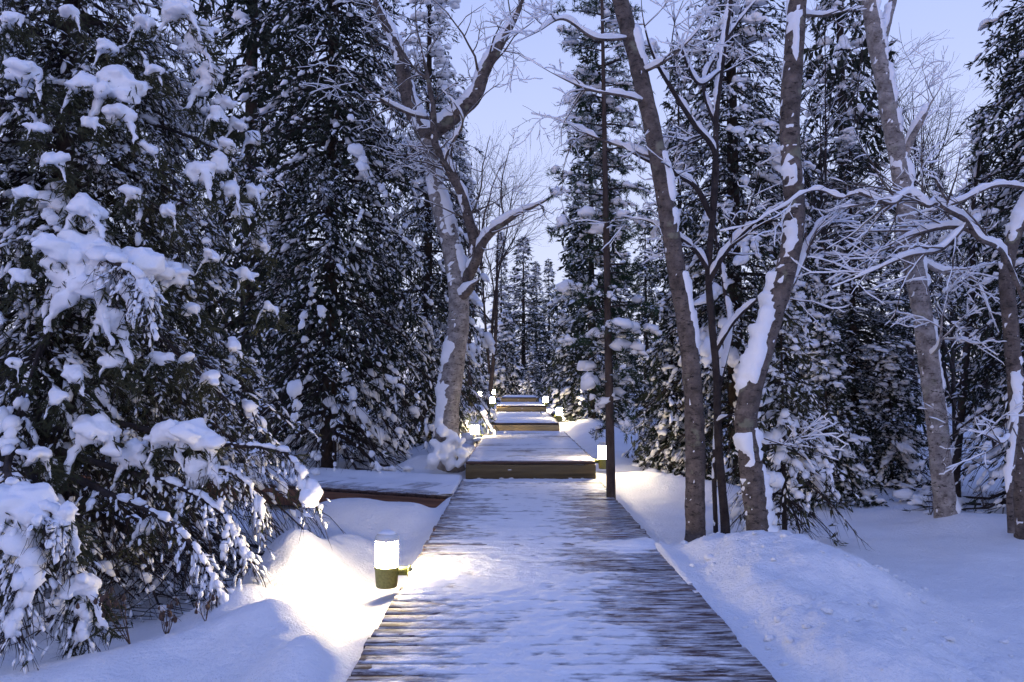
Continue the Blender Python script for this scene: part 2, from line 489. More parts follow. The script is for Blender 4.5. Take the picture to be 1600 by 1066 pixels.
gx = graded([(0, 2.6, .042, .042), (2.6, 12, .05, .45), (12, 60, .4, 5), (60, 420, 8, 60)])
xs = np.unique(np.concatenate([-gx, gx]) + 0.2)
ys = np.unique(np.concatenate([graded([(2.4, 8.5, .042, .05), (8.5, 14, .055, .09), (14, 45, .10, .6), (45, 120, .6, 8), (120, 620, 15, 60)]), -graded([(-2.1, 4, .2, .5), (4, 60, 1, 12)])]))
GX, GY = np.meshgrid(xs, ys)
GZ = ground_z(GX, GY)
nx, ny = len(xs), len(ys)
idx = np.arange(nx * ny).reshape(ny, nx)
gf = np.stack([idx[:-1, :-1], idx[:-1, 1:], idx[1:, 1:], idx[1:, :-1]], -1).reshape(-1, 4)
link('ground', mesh('snow_ground', np.stack([GX, GY, GZ], -1), gf, M['ground_snow'], True), kind='structure')

# ------------------------------------------------------------------ boards
def board_mesh(name, L, W, T, mat, seed=0, ch=0.006):
    """board along X, top at z=0, chamfered, edges slightly uneven"""
    rng = np.random.default_rng(seed)
    n = 7
    xs_ = np.linspace(-L / 2, L / 2, n)
    prof = np.array([[-W / 2, -T], [-W / 2, -ch], [-W / 2 + ch, 0], [W / 2 - ch, 0], [W / 2, -ch], [W / 2, -T]])
    V = []
    for x in xs_:
        p = prof.copy(); p[:, 0] += rng.normal(0, 0.0012, 6); p[1:5, 1] += rng.normal(0, 0.0012)
        V += [(x, a, b_) for a, b_ in p]
    F = []
    for i in range(n - 1):
        for j in range(6):
            F.append((i * 6 + j, i * 6 + (j + 1) % 6, (i + 1) * 6 + (j + 1) % 6, (i + 1) * 6 + j))
    e = (n - 1) * 6
    F += [(0, 5, 4, 1), (1, 4, 3, 2), (e + 1, e + 4, e + 5, e), (e + 2, e + 3, e + 4, e + 1)]
    return mesh(name, V, np.array(F)[:, ::-1], mat)

PITCHB = 0.147
def lay(parent, y0, y1, l, r, top, mat, seed, rng, rz=0.0, origin=None):
    var = [board_mesh('plank', r - l, PITCHB - 0.009, 0.045, mat, seed + i) for i in range(4)]
    y = y0 + PITCHB / 2
    while y < y1 - PITCHB / 2 + 0.01:
        o = link('plank', var[rng.integers(4)], parent)
        o.location = ((l + r) / 2 + rng.normal(0, 0.006), y, top + rng.normal(0, 0.0018))
        o.rotation_euler = (rng.normal(0, 0.004), rng.normal(0, 0.0006), rng.normal(0, 0.0012))
        y += PITCHB

rng = np.random.default_rng(4)
walk = bpy.data.objects.new('boardwalk', None); S.collection.objects.link(walk); walk['kind'] = 'structure'
lay(walk, 12.02 - 82 * PITCHB, 12.02, WL, WR, 0.0, M['plank'], 100, rng)
beam = board_mesh('edge_beam', 13.0, 0.05, 0.17, M['fascia'], 7)
for x in (WL + 0.06, WR - 0.06, 0.2):
    o = link('edge_beam', beam, walk); o.location = (x, 5.6, -0.05); o.rotation_euler = (0, 0, math.pi / 2)

def snow_sheet(name, parent, xs_, ys_, fn, mat=None):
    X, Y = np.meshgrid(xs_, ys_)
    Z = fn(X, Y)
    i = np.arange(X.size).reshape(X.shape)
    f = np.stack([i[:-1, :-1], i[:-1, 1:], i[1:, 1:], i[1:, :-1]], -1).reshape(-1, 4)
    zq = Z.ravel()[f].max(1)
    f = f[zq > -0.006 + fn.top]               # drop what lies under the boards
    me = mesh(name, np.stack([X, Y, Z], -1), f, mat or M['thin_snow'], True)
    at_ = me.attributes.new('cover', 'FLOAT', 'POINT')
    at_.data.foreach_set('value', np.clip((Z.ravel() - fn.top) / 0.0070 + 0.12, -0.2, 1.7).astype(np.float32))
    return link(name, me, parent, 'stuff')

def walk_snow(X, Y):
    st = fbm(xy3(X * 1.3, Y * 11), 21, 4) - 0.5
    iso = fbm(xy3(X * 2.2, Y * 2.2), 25, 4) - 0.5
    fine = fbm(xy3(X * 22, Y * 34), 29, 4) - 0.5
    clump = fbm(xy3(X * 9, Y * 13), 33, 3) - 0.5
    yfar = smooth(8.5, 11.5, Y)
    c = 0.50 - 0.62 * smooth(0.30, 1.05, X) * (1 - 0.7 * yfar) - 0.35 * smooth(-0.45, -0.75, X) + 0.12 * yfar
    c = c + 0.55 * np.exp(-((X - 0.05) / 0.34) ** 2) * (1 - 0.4 * yfar)
    c = c + 0.9 * seg_ridge(X, Y, 1.2, 7.25, 0.85, 6.9, 0.22, 1.0) + 0.5 * seg_ridge(X, Y, -.75, 6.0, -.35, 6.1, 0.45, 1.0)
    c = c + 0.5 * np.exp(-((Y - 12.0) / 0.25) ** 2)
    ph = np.abs(((Y - 12.02) / PITCHB) - np.round((Y - 12.02) / PITCHB)) * PITCHB
    c = c - 0.40 * np.exp(-(ph / 0.011) ** 2) * (0.6 + 1.2 * np.clip(st + .3, 0, 1))
    c = c + 1.2 * st + 1.1 * iso
    h = 0.010 * np.clip(c, -1.2, 1.0) + 0.016 * clump * np.clip(c + .3, 0, 1) + 0.010 * fine * np.clip(c + 0.4, 0.0, 1)
    h = h + 0.03 * seg_ridge(X, Y, 1.2, 7.2, 1.0, 7.1, 0.14, 1.0)
    edge = np.minimum(X - WL, WR - X)
    return h - 0.012 * (1 - smooth(0.0, 0.03, edge))
walk_snow.top = 0.0
snow_sheet('trodden_snow', walk, np.linspace(WL + .004, WR - .004, 108),
           np.concatenate([np.arange(2.5, 7, .0115), np.arange(7, 12.03, .020)]), walk_snow)

side = bpy.data.objects.new('side_boardwalk', None); S.collection.objects.link(side); side['kind'] = 'structure'
side.location = (SIDE_A[0], SIDE_A[1], -0.015); side.rotation_euler = (0, 0, math.atan2(SIDE_D[1], SIDE_D[0]))
# local x runs along the side walk, local -y is away from the camera
n_side = int(7.2 / PITCHB)
sv = [board_mesh('plank', SIDE_W, PITCHB - .009, .045, M['plank_side'], 300 + i) for i in range(4)]
for i in range(n_side):
    o = link('plank', sv[rng.integers(4)], side)
    x = 0.02 + i * PITCHB
    o.location = (x, -SIDE_W / 2, rng.normal(0, .0015)); o.rotation_euler = (0, 0, math.pi / 2)
fb = board_mesh('fascia_board', 3.55, 0.04, 0.22, M['fascia'], 9)
for k in (0, 1):
    o = link('fascia_board', fb, side); o.location = (1.80 + k * 3.57, 0.024, -0.048)
post = board_mesh('support_post', 0.1, 0.1, 0.7, M['fascia'], 10)
for k in (1.2, 3.2, 5.2):
    o = link('support_post', post, side); o.location = (k, -0.10, -0.10)
def side_snow(X, Y):
    st = fbm(xy3(X * 9, Y * 1.5), 41, 4) - 0.5
    iso = fbm(xy3(X * 2.4, Y * 2.4), 44, 4) - 0.5
    ed = smooth(-0.42, 0.0, Y)
    h = 0.012 * np.clip(0.55 - 0.9 * ed + 1.4 * st + 1.4 * iso, -1.2, 1) 
    h = h + 0.06 * smooth(-SIDE_W + .5, -SIDE_W, Y) + 0.05 * smooth(0.4, -0.1, X)
    ca, sa = math.cos(side.rotation_euler[2]), math.sin(side.rotation_euler[2])
    wx = SIDE_A[0] + ca * X - sa * Y
    return np.where(wx > WL - 0.005, -1.0, h - 0.01 * smooth(-0.03, 0, Y))
side_snow.top = 0.0
snow_sheet('crusted_snow', side, np.linspace(-0.28, 7.2, 250), np.linspace(-SIDE_W - .05, -0.003, 60), side_snow)

STEP_LABELS = ['wide wooden step platform nearest the camera, frosted top and dark front board',
               'second wooden step platform up the path with yellow-brown front board',
               'third wooden step platform up the path, between two glowing lamps',
               'topmost and farthest wooden step platform before the path turns off']
for i, (y0, y1, l, r, top, rs) in enumerate(DECKS):
    t = thing('step_platform', STEP_LABELS[i], 'step platform', ((l + r) / 2, y0, 0), group='stepped wooden platforms of the path')
    ox = (l + r) / 2
    lay(t, 0.02, y1 - y0, l - ox, r - ox, top, M['plank'] if i == 0 else M['plank_side'], 400 + 10 * i, rng)
    rb = board_mesh('riser_board', r - l + 0.004, 0.045, rs - 0.052, M['dark_step' if i == 0 else 'lamplit_step_wood'], 500 + i)
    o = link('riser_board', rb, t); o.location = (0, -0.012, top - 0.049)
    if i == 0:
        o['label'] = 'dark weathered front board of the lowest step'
    sb = board_mesh('side_board', y1 - y0 - 0.1, 0.04, 0.15, M['lamplit_step_wood'], 520 + i)
    for x in (l - ox + 0.022, r - ox - 0.022):
        o = link('side_board', sb, t); o.location = (x, (y1 - y0) / 2, top - 0.049); o.rotation_euler = (0, 0, math.pi / 2)
    def fn(X, Y, i=i, top=top, l=l - ox, r=r - ox, D=y1 - y0):
        st = fbm(xy3(X * 1.3, Y * 9), 60 + i, 4) - 0.5
        iso = fbm(xy3(X * 1.6, Y * 1.6), 70 + i, 4) - 0.5
        h = 0.010 * np.clip(0.62 + 0.15 * i + 1.6 * st + 1.2 * iso + 0.7 * smooth(D - 0.8, D, Y), -1.2, 1.1)
        h = h + 0.010 * (fbm(xy3(X * 12, Y * 20), 80 + i, 3) - 0.5)
        e = np.minimum(np.minimum(X - l, r - X), Y)
        return top + h - 0.015 * (1 - smooth(0, 0.03, e))
    fn.top = top
    snow_sheet('crusted_snow', t, np.linspace(l - ox + .004, r - ox - .004, 60 if i == 0 else 26), np.linspace(0.004, y1 - y0, 250 if i == 0 else 90), fn)
    ra = Acc(); nb = 14
    px = rng.uniform(l - ox + .05, r - ox - .05, nb)
    blobs(ra, rng, np.stack([px, np.full(nb, -0.022), np.where(rng.random(nb) < .6, top - rs + 0.015, rng.uniform(top - rs + .02, top - .07, nb))], -1),
          np.tile([[1.0, 0, 0]], (nb, 1)), rng.uniform(.008, .028, nb), BLOB1, 0.6, 2.0)
    link('stuck_snow', ra.mesh('stuck_snow', M['path_snow'], True), t, 'stuff')

# landing that turns off to the left at the top of the path
t = thing('landing', 'low wooden landing branching off at the head of the steps between two far lamps', 'landing', (-1.15, 39.6, 0))
lay(t, 0, 1.6, -1.05, 0.52, 0.80, M['plank_side'], 470, rng)
o = link('riser_board', board_mesh('riser_board', 1.5, 0.045, 0.15, M['lamplit_step_wood'], 477), t); o.location = (-0.26, -0.02, 0.75)

# ------------------------------------------------------------------ lamps
def lathe(prof, n=40):
    prof = np.asarray(prof, float); k = len(prof)
    th = np.arange(n) * 2 * np.pi / n
    V = np.stack([prof[:, 0:1] * np.cos(th), prof[:, 0:1] * np.sin(th), np.repeat(prof[:, 1:2], n, 1)], -1).reshape(-1, 3)
    i = np.arange(k - 1)[:, None] * n; j = np.arange(n)[None]; j2 = (j + 1) % n
    return V, np.stack([i + j, i + j2, i + n + j2, i + n + j], -1).reshape(-1, 4)

R0 = 0.088
base_me = mesh('lamp_base', *lathe([(0, 0), (R0 * .80, 0), (R0 * .88, .008), (R0 * .97, .10), (R0 * .985, .128), (R0 * 1.02, .130), (R0 * 1.02, .148), (R0 * .9, .150), (0, .150)]), M['lamp_green'], False)
diff_me = mesh('lamp_diffuser', *lathe([(R0 * .93, .150), (R0 * .95, .155), (R0 * .95, .335), (R0 * .93, .340)]), M['lit'], True)
cap_me = mesh('lamp_cap', *lathe([(0, .338), (R0 * 1.0, .338), (R0 * 1.03, .346), (R0 * 1.0, .366), (R0 * .8, .386), (R0 * .4, .397), (0, .400)]), M['lamp_cap'], True)
arm_me = {}
def arm(side_dir, reach):
    a = Acc()
    def bx(x0, x1, y0, y1, z0, z1):
        V = [(x, y, z) for x in (x0, x1) for y in (y0, y1) for z in (z0, z1)]
        a.add(V, np.array([(0, 1, 3, 2), (4, 6, 7, 5), (0, 4, 5, 1), (2, 3, 7, 6), (0, 2, 6, 4), (1, 5, 7, 3)]))
    s = side_dir
    x0, x1 = sorted((s * R0 * .8, s * reach))
    bx(x0, x1, -.028, .028, .112, .142)
    bx(x0, x1 - (0.0 if s > 0 else 0.0), -.008, .008, .085, .1115)
    bx(*sorted((s * (reach - .012), s * reach + s * .004)), -.05, .05, .02, .149)
    return a.mesh('lamp_bracket', M['lamp_green'])
LAMP_LABELS = ['large lit bollard lamp with olive base beside the near edge of the boardwalk',
               'lit bollard lamp beside the birch trunk at the end of the first step platform',
               'lit bollard lamp half behind the slender conifer pole at the lowest step',
               'small glowing lamp in the snow to the right of the second step platform',
               'small glowing lamp at the left corner of the third step platform',
               'small glowing lamp at the right corner of the third step platform',
               'tiny glowing lamp right of the pair on the far landing',
               'tiny glowing lamp left of the pair on the far landing']
for i, (lx, ly, lz) in enumerate(LAMPS):
    t = thing('bollard_lamp', LAMP_LABELS[i], 'lamp', (lx, ly, lz), group='bollard lamps along the path')
    base_o = link('base', base_me, t); link('diffuser', diff_me, t); cap_o = link('cap', cap_me, t)
    sd = 1 if lx < 0 else -1
    if i < 6:
        edge = {0: WL, 1: -0.715, 2: 1.144, 3: 1.03, 4: -0.68, 5: 1.01}[i]
        reach = max(abs(edge - lx) - 0.004, R0 * 0.9)
        link('bracket', arm(sd, reach), base_o)
    a = Acc()
    if i in (0, 2):
        blobs(a, rng, np.array([[0.0, 0, .392]]), np.array([[1.0, 0, 0]]), np.array([.068]), BLOB2, 0.28, 1.0)
        link('snow_cap', a.mesh('snow_cap', M['tree_snow'], True), cap_o)
# ------------------------------------------------------------------ conifers
UP = np.array([0, 0, 1.0])

def sprig_template(seed, n_needles, nlen, nw, core=0.09):
    """a brush of needles along +X (unit length): crossed blades plus single needles"""
    r = np.random.default_rng(seed); V, F = [], []
    for a in (0.2, 1.75):
        c, s = math.cos(a) * core, math.sin(a) * core
        b0 = len(V)
        V += [(0, 0, 0), (0.45, c, s), (1.0, 0, 0), (0.35, -c, -s)]
        F += [(b0, b0 + 1, b0 + 2), (b0, b0 + 2, b0 + 3)]
    for i in range(n_needles):
        x = r.uniform(0.02, 0.95); a = r.uniform(0, 2 * math.pi)
        if math.sin(a) < -0.3 and r.random() < 0.5: a = -a
        d = norm(np.array([r.uniform(0.5, 1.0), math.cos(a), math.sin(a)])) * nlen * r.uniform(0.7, 1.2)
        w = norm(np.cross(d, [0.3, 0.2, 1])) * nw
        p = np.array([x, 0, 0]); b0 = len(V)
        V += [tuple(p - w), tuple(p + w), tuple(p + d)]; F.append((b0, b0 + 1, b0 + 2))
    return np.array(V), np.array(F)

def strip_template(seed):
    """snow lying along a twig (unit length on X)"""
    r = np.random.default_rng(seed); c = r.uniform(0.4, 0.6)
    V = [(0, 0, -0.2), (c, -r.uniform(.8, 1.2), -0.3), (c + r.uniform(-.15, .15), 0, r.uniform(.8, 1.2)), (c, r.uniform(.8, 1.2), -0.3), (1, 0, -0.3)]
    return np.array(V), np.array([(0, 1, 2), (0, 2, 3), (1, 4, 2), (2, 4, 3)])
STRIPS = [strip_template(i) for i in range(4)]
SPRIG_FINE = [sprig_template(i, 9, 0.32, 0.021, 0.068) for i in range(4)]
SPRIG_MID = [sprig_template(10 + i, 4, 0.36, 0.036, 0.12) for i in range(4)]
SPRIG_FAR = [sprig_template(20 + i, 5, 0.40, 0.05, 0.14) for i in range(3)]
SPRIG_PINE = [sprig_template(30 + i, 13, 0.66, 0.042, 0.06) for i in range(4)]

def interp_path(P, i, t):
    k = P.shape[1]; f = np.clip(t, 0, 0.9999) * (k - 1); a = f.astype(int); w = (f - a)[:, None]
    p = P[i, a] * (1 - w) + P[i, a + 1] * w
    return p, norm(P[i, a + 1] - P[i, a])

def put_sprigs(acc, rng, temps, pos, d, ln, wid=None):
    d = norm(d); roll = norm(rng.normal(size=d.shape)); y = norm(np.cross(d, roll)); z = np.cross(d, y)
    wid = ln if wid is None else wid
    which = rng.integers(0, len(temps), len(pos))
    for w, (TV, TF) in enumerate(temps):
        m = which == w
        V, F = stamp(TV, TF, pos[m], d[m] * ln[m][:, None], y[m] * wid[m][:, None], z[m] * wid[m][:, None])
        acc.add(V, F)

def put_strips(acc, rng, pos, d, ln, wid):
    d = norm(d); y = norm(np.cross(UP, d) + 1e-6); z = np.cross(d, y)
    which = rng.integers(0, len(STRIPS), len(pos))
    for w, (TV, TF) in enumerate(STRIPS):
        m = which == w
        V, F = stamp(TV, TF, pos[m], d[m] * ln[m][:, None], y[m] * wid[m][:, None], z[m] * wid[m][:, None])
        acc.add(V, F)

def conifer(seed, h, R, z0=0.35, whorl=0.24, nper=6, lpow=0.85, elev=(-0.12, 0.45), droop=0.55, sec_sp=0.10, sec_len=0.5,
            sprig_len=0.15, sprig_sp=0.08, temps=None, trunk_r=0.12, snow=0.5, lump=0.055, lump_p=0.35, big=BLOB2, small=BLOB1,
            bare_below=0.0, lean=None, sag=0.45, zdetail=1e9, lens=(0.62, 1.12), extra=None, strip_w=0.10, tuft=False, clumpy=1.0, front_thin=0.0, lump_long=1.0, big_from=0.075, low_short=0.0):
    """returns accumulators trunk, branches, needles, snow in tree-local coordinates"""
    rng = np.random.default_rng(seed); temps = temps or SPRIG_MID
    A = dict(trunk=Acc(), branches=Acc(), crown=Acc(), snow=Acc())
    lean = lean or (lambda z: np.zeros(np.shape(z) + (2,)))
    tz = np.linspace(-0.5, h, 26)
    P = np.concatenate([lean(tz), tz[:, None]], 1); P[:, :2] += 0.0
    V, F, _ = tubes(P, trunk_r * np.clip(1 - tz / h, 0.03, 1.1) ** 0.8, 12); A['trunk'].add(V, F)
    zs = []; z = z0
    while z < h - 0.12:
        zs.append(z); z += whorl * (0.55 + 0.45 * (1 - z / h)) * rng.uniform(0.8, 1.2)
    zb = np.repeat(zs, nper) + rng.uniform(-0.5, 0.5, len(zs) * nper) * whorl
    zb = np.clip(zb, z0 * 0.8, h - 0.05); n = len(zb); u = zb / h
    az = rng.uniform(0, 2 * np.pi, n)
    az = (np.arange(n) % nper) * 2 * np.pi / nper + np.repeat(rng.uniform(0, 6.28, len(zs)), nper) + rng.normal(0, 0.25, n)
    if front_thin:                             # few boughs towards the path side
        face = np.sin(az) < -0.25
        kp = ~(face & (rng.random(n) < front_thin)); zb, u, az = zb[kp], u[kp], az[kp]; n = len(zb)
    L = R * (1 - u) ** lpow * rng.uniform(*lens, n) + 0.08
    if low_short: L = L * (0.5 + 0.5 * smooth(low_short * 0.5, low_short, zb))
    a = elev[0] + (elev[1] - elev[0]) * u + rng.normal(0, 0.08, n)
    b_ = droop * (1 - 0.75 * u) * rng.uniform(0.7, 1.3, n)
    k = 9; t = np.linspace(0, 1, k)
    rad = L[:, None] * t * (1 - 0.12 * t); bend = rng.normal(0, 0.18, n)[:, None] * t * t
    ang = az[:, None] + bend
    zz = zb[:, None] + L[:, None] * (a[:, None] * t - b_[:, None] * t ** 2 + 0.28 * b_[:, None] * t ** 3)
    PB = np.stack([rad * np.cos(ang), rad * np.sin(ang), zz], -1); PB[..., :2] += lean(zb)[:, None, :]
    PB[..., 2] = np.maximum(PB[..., 2], 0.06 + 0.04 * rng.random((n, 1)))
    if extra is not None:                      # hand-placed branches (m,9,3)
        PB = np.concatenate([PB, extra]); Le = np.linalg.norm(np.diff(extra, axis=1), axis=2).sum(1)
        L = np.concatenate([L, Le]); u = np.concatenate([u, extra[:, 0, 2] / h]); zb = np.concatenate([zb, extra[:, 0, 2]]); n = len(L)
    RB = (0.006 + 0.010 * L)[:, None] * (1 - 0.85 * t)
    V, F, _ = tubes(PB, RB, 5); A['branches'].add(V, F)
    # side shoots
    ns = np.maximum((L / sec_sp).astype(int), 2); ns = np.where(zb > zdetail, np.maximum(ns // 3, 2), ns)
    i2 = np.repeat(np.arange(n), ns); m2 = len(i2)
    t2 = np.clip(1 - rng.random(m2) ** 0.9 * 0.97, 0.03, 0.985)
    p2, d2 = interp_path(PB, i2, t2)
    sgn = np.where(rng.random(m2) < 0.5, -1, 1)[:, None]
    sv = norm(np.cross(d2, UP) + 1e-6) * sgn
    ca = rng.uniform(0.35, 0.8, m2)[:, None]
    dd = norm(d2 * ca + sv * (1 - ca * 0.6) + UP * rng.uniform(-sag, 0.12, m2)[:, None])
    cap2 = np.full(n, 0.34 * R + .15)
    if extra is not None: cap2[-len(extra):] = 0.20
    l2 = np.minimum(sec_len * L[i2] * (1 - t2) ** 0.6 * rng.uniform(0.5, 1.1, m2) + 0.10 * rng.uniform(.6, 1.3, m2), cap2[i2])
    s = np.linspace(0, 1, 3)
    g = rng.uniform(0.15, 0.15 + sag * 1.3, m2)
    P2 = p2[:, None] + dd[:, None] * (l2[:, None] * s)[..., None] - UP * (g[:, None] * l2[:, None] * s ** 2)[..., None]
    P2[..., 2] = np.maximum(P2[..., 2], 0.04)
    V, F, _ = tubes(P2, (0.0025 + 0.006 * l2)[:, None] * (1 - 0.8 * s), 3); A['branches'].add(V, F)
    # needle sprigs
    n3 = np.maximum((l2 / sprig_sp * 1.6).astype(int), 2) + 1
    i3 = np.repeat(np.arange(m2), n3); m3 = len(i3)
    t3 = rng.uniform(0.06, 1.0, m3)
    p3, d3 = interp_path(P2, i3, t3)
    sg = np.where(rng.random(m3) < 0.5, -1, 1)[:, None]
    sv = norm(np.cross(d3, UP) + 1e-6) * sg
    d_ = norm(rng.normal(0, 0.38, (m3, 3)) + d3 * rng.uniform(0.5, 1.3, m3)[:, None] + sv * rng.uniform(0.1, 0.9, m3)[:, None] + UP * rng.uniform(-sag, 0.30, m3)[:, None])
    if tuft:
        d_ = norm(d3 * 0.5 + rng.normal(0, 0.55, (m3, 3)) + UP * 0.25)
    ln = sprig_len * rng.uniform(0.6, 1.25, m3)
    keep = rng.random(m3) < np.where(p3[:, 2] < bare_below, 0.10 + 0.5 * (p3[:, 2] / max(bare_below, 1e-3)) ** 2, 1.0)
    p3, d_, ln, i3, t3 = p3[keep], d_[keep], ln[keep], i3[keep], t3[keep]; m3 = len(p3)
    put_sprigs(A['crown'], rng, temps, p3, d_, ln)
    # snow: thin lines on twigs, lumps on shoots and branch ends
    load = fbm(p3 * 1.7 + seed, seed, 3) + 0.25 * (fbm(p3 * 7 + seed, seed + 5, 2) - 0.5)
    q = (rng.random(m3) < np.clip((load - 0.5) * 8 + 1.2 * snow - 0.22, 0.10, 0.97)) & (d_[:, 2] > -0.75)
    put_strips(A['snow'], rng, p3[q] + UP * 0.004, d_[q] * 1.0, ln[q] * rng.uniform(0.45, 1.0, q.sum()), ln[q] * strip_w * rng.uniform(0.6, 1.5, q.sum()))
    ld2 = fbm(P2[:, -1] * 1.3 * clumpy + seed + 40, seed + 2, 3)
    q = (rng.random(m2) < np.clip((ld2 - 0.45) * 6 * lump_p, 0, 1))
    ii = np.where(q)[0]
    st = (0.30, 0.52, 0.74, 0.95)
    prof = (0.6, 1.0, 1.05, 0.8)
    base_sz = lump * rng.uniform(0.30, 0.85, len(ii)) * (0.6 + 0.9 * np.clip(ld2[ii] - 0.3, 0, 0.6))
    for s_, pf in zip(st, prof):
        kq = rng.random(len(ii)) < 0.85; jj = ii[kq]
        pp, dp = interp_path(P2, jj, np.clip(s_ + rng.normal(0, .05, len(jj)), 0.05, 0.99))
        sz = base_sz[kq] * pf * rng.uniform(0.65, 1.3, len(jj))
        lg = (l2[jj] * 0.125 + sz * 0.55) / sz * lump_long
        blobs(A['snow'], rng, pp + UP * (sz * 0.40)[:, None] + rng.normal(0, .22, (len(jj), 3)) * sz[:, None], dp, sz, small, 0.8, np.minimum(lg, 3.0))
    nl = np.maximum((L * 8).astype(int), 2); i4 = np.repeat(np.arange(n), nl); t4 = 1 - rng.random(len(i4)) ** 1.2 * 0.72
    pp, dp = interp_path(PB, i4, t4)
    ld = fbm(pp * 1.1 * clumpy + seed + 9, seed + 7, 3)
    q = ld > 0.50 - 0.16 * min(snow - 0.5, 0.4)
    sz = lump * 1.7 * (0.35 + 2.6 * np.clip(ld - 0.45, 0, 0.3)) * rng.uniform(0.45, 1.2, len(i4))
    for qq, tp in ((q & (sz > big_from), big), (q & (sz <= big_from), small)):
        blobs(A['snow'], rng, pp[qq] + UP * (sz[qq] * 0.4)[:, None] + rng.normal(0, .35, (qq.sum(), 3)) * sz[qq][:, None], dp[qq], sz[qq], tp, 0.78, 1.3 * lump_long)
    return A

def melt(me, voxel, mat, it=2):
    """fuse overlapping snow lumps into one soft mass"""
    o = bpy.data.objects.new('tmp', me); S.collection.objects.link(o)
    r = o.modifiers.new('r', 'REMESH'); r.mode = 'VOXEL'; r.voxel_size = voxel; r.use_smooth_shade = True
    sm = o.modifiers.new('s', 'SMOOTH'); sm.iterations = it; sm.factor = 0.5
    dg = bpy.context.evaluated_depsgraph_get(); dg.update()
    out = bpy.data.meshes.new_from_object(o.evaluated_get(dg))
    bpy.data.objects.remove(o); bpy.data.meshes.remove(me)
    # keep the one connected mass
    nv = len(out.vertices); ed = np.zeros(len(out.edges) * 2, np.int32); out.edges.foreach_get('vertices', ed); ed = ed.reshape(-1, 2)
    lab = np.arange(nv)
    while True:
        mn = np.minimum(lab[ed[:, 0]], lab[ed[:, 1]]); new = lab.copy()
        np.minimum.at(new, ed[:, 0], mn); np.minimum.at(new, ed[:, 1], mn); new = new[new]
        if (new == lab).all(): break
        lab = new
    best = np.bincount(lab).argmax()
    co = np.zeros(nv * 3, np.float32); out.vertices.foreach_get('co', co); co = co.reshape(-1, 3)
    lp = np.zeros(len(out.loops), np.int32); out.loops.foreach_get('vertex_index', lp); q4 = lp.reshape(-1, 4)
    q4 = q4[lab[q4[:, 0]] == best]; used = np.unique(q4); remap = np.zeros(nv, np.int32); remap[used] = np.arange(len(used))
    bpy.data.meshes.remove(out)
    out = mesh('snow_clump', co[used], remap[q4], None, True)
    out.materials.clear(); out.materials.append(mat)
    out.polygons.foreach_set('use_smooth', np.ones(len(out.polygons), bool))
    return out

def tree_meshes(A, needle, bark, nm):
    d = dict(trunk=A['trunk'].mesh(nm + '_trunk', bark, True), branches=A['branches'].mesh(nm + '_branches', M['branch'], True),
             crown=A['crown'].mesh(nm + '_needles', needle), snow=A['snow'].mesh(nm + '_snow', M['tree_snow'], True))
    return d

def place_tree(D, name, label, cat, loc, rz=0.0, scale=1.0, group=None, sz=None):
    t = thing(name, label, cat, loc, rz, group, scale)
    if sz: t.scale = (scale, scale, scale * sz)
    link('trunk', D['trunk'], t)
    for p in ('branches', 'crown', 'snow'):
        if p in D: link(p, D[p], t, 'stuff')
    return t

def on_ground(x, y, dz=0.0):
    return (x, y, float(ground_z(np.array([x]), np.array([y]))[0]) + dz)

# big near spruce on the left -------------------------------------------------
SX, SY, SH, SR = -4.5, 8.2, 11.5, 2.95
base1 = np.array([SX, SY, -0.42])
def custom(pts):
    """pixels + depth -> branch path (9 points) local to the big spruce"""
    return catmull(np.array([at(x, y, d) for x, y, d in pts]) - base1, 9)
EXTRA = np.stack([
    custom([(80, 640, 7.4), (200, 665, 6.9), (300, 690, 6.5), (400, 698, 6.3), (458, 715, 6.2), (486, 782, 6.15)]),
    custom([(60, 660, 7.3), (180, 700, 6.7), (290, 725, 6.4), (360, 735, 6.25), (398, 770, 6.2), (405, 805, 6.2)]),
    custom([(50, 690, 7.2), (170, 730, 6.5), (280, 760, 6.2), (345, 800, 6.1), (375, 850, 6.05), (388, 875, 6.0)]),
    custom([(40, 700, 7.2), (140, 760, 6.3), (240, 800, 6.0), (300, 850, 5.8), (335, 910, 5.7), (350, 945, 5.7)]),
    custom([(30, 700, 7.2), (60, 770, 6.0), (95, 840, 5.5), (125, 900, 5.3), (132, 950, 5.2), (128, 1000, 5.15)]),
    custom([(0, 700, 7.0), (20, 780, 5.6), (35, 850, 5.1), (40, 900, 5.0), (30, 950, 4.95), (20, 990, 4.9)]),
    custom([(60, 420, 7.6), (110, 400, 6.8), (165, 405, 6.2), (205, 425, 5.9), (225, 450, 5.8), (230, 480, 5.8)]),
    custom([(40, 640, 7.3), (10, 720, 6.0), (25, 770, 5.4), (60, 795, 5.2), (90, 805, 5.15), (105, 830, 5.15)]),
])
A1 = conifer(11, SH, SR, z0=0.7, whorl=0.26, nper=7, lpow=0.72, sec_sp=0.085, sec_len=0.55, sprig_len=0.108, sprig_sp=0.086, temps=SPRIG_FINE,
             trunk_r=0.19, snow=1.12, lump=0.042, lump_p=0.55, bare_below=1.3, droop=0.70, elev=(-0.10, 0.35), sag=0.58, zdetail=5.7, extra=EXTRA, strip_w=0.125, clumpy=1.3)
def hero_depth(px, py):
    """depth of the crown's outer face behind a pixel"""
    for Y in np.arange(4.6, 9.0, 0.05):
        p = at(px, py, Y) - base1
        rr = SR * max(1 - (p[2] + 0.5) / SH, 0) ** 0.72 * 0.95
        if math.hypot(p[0], p[1]) < rr: return Y
    return 8.0
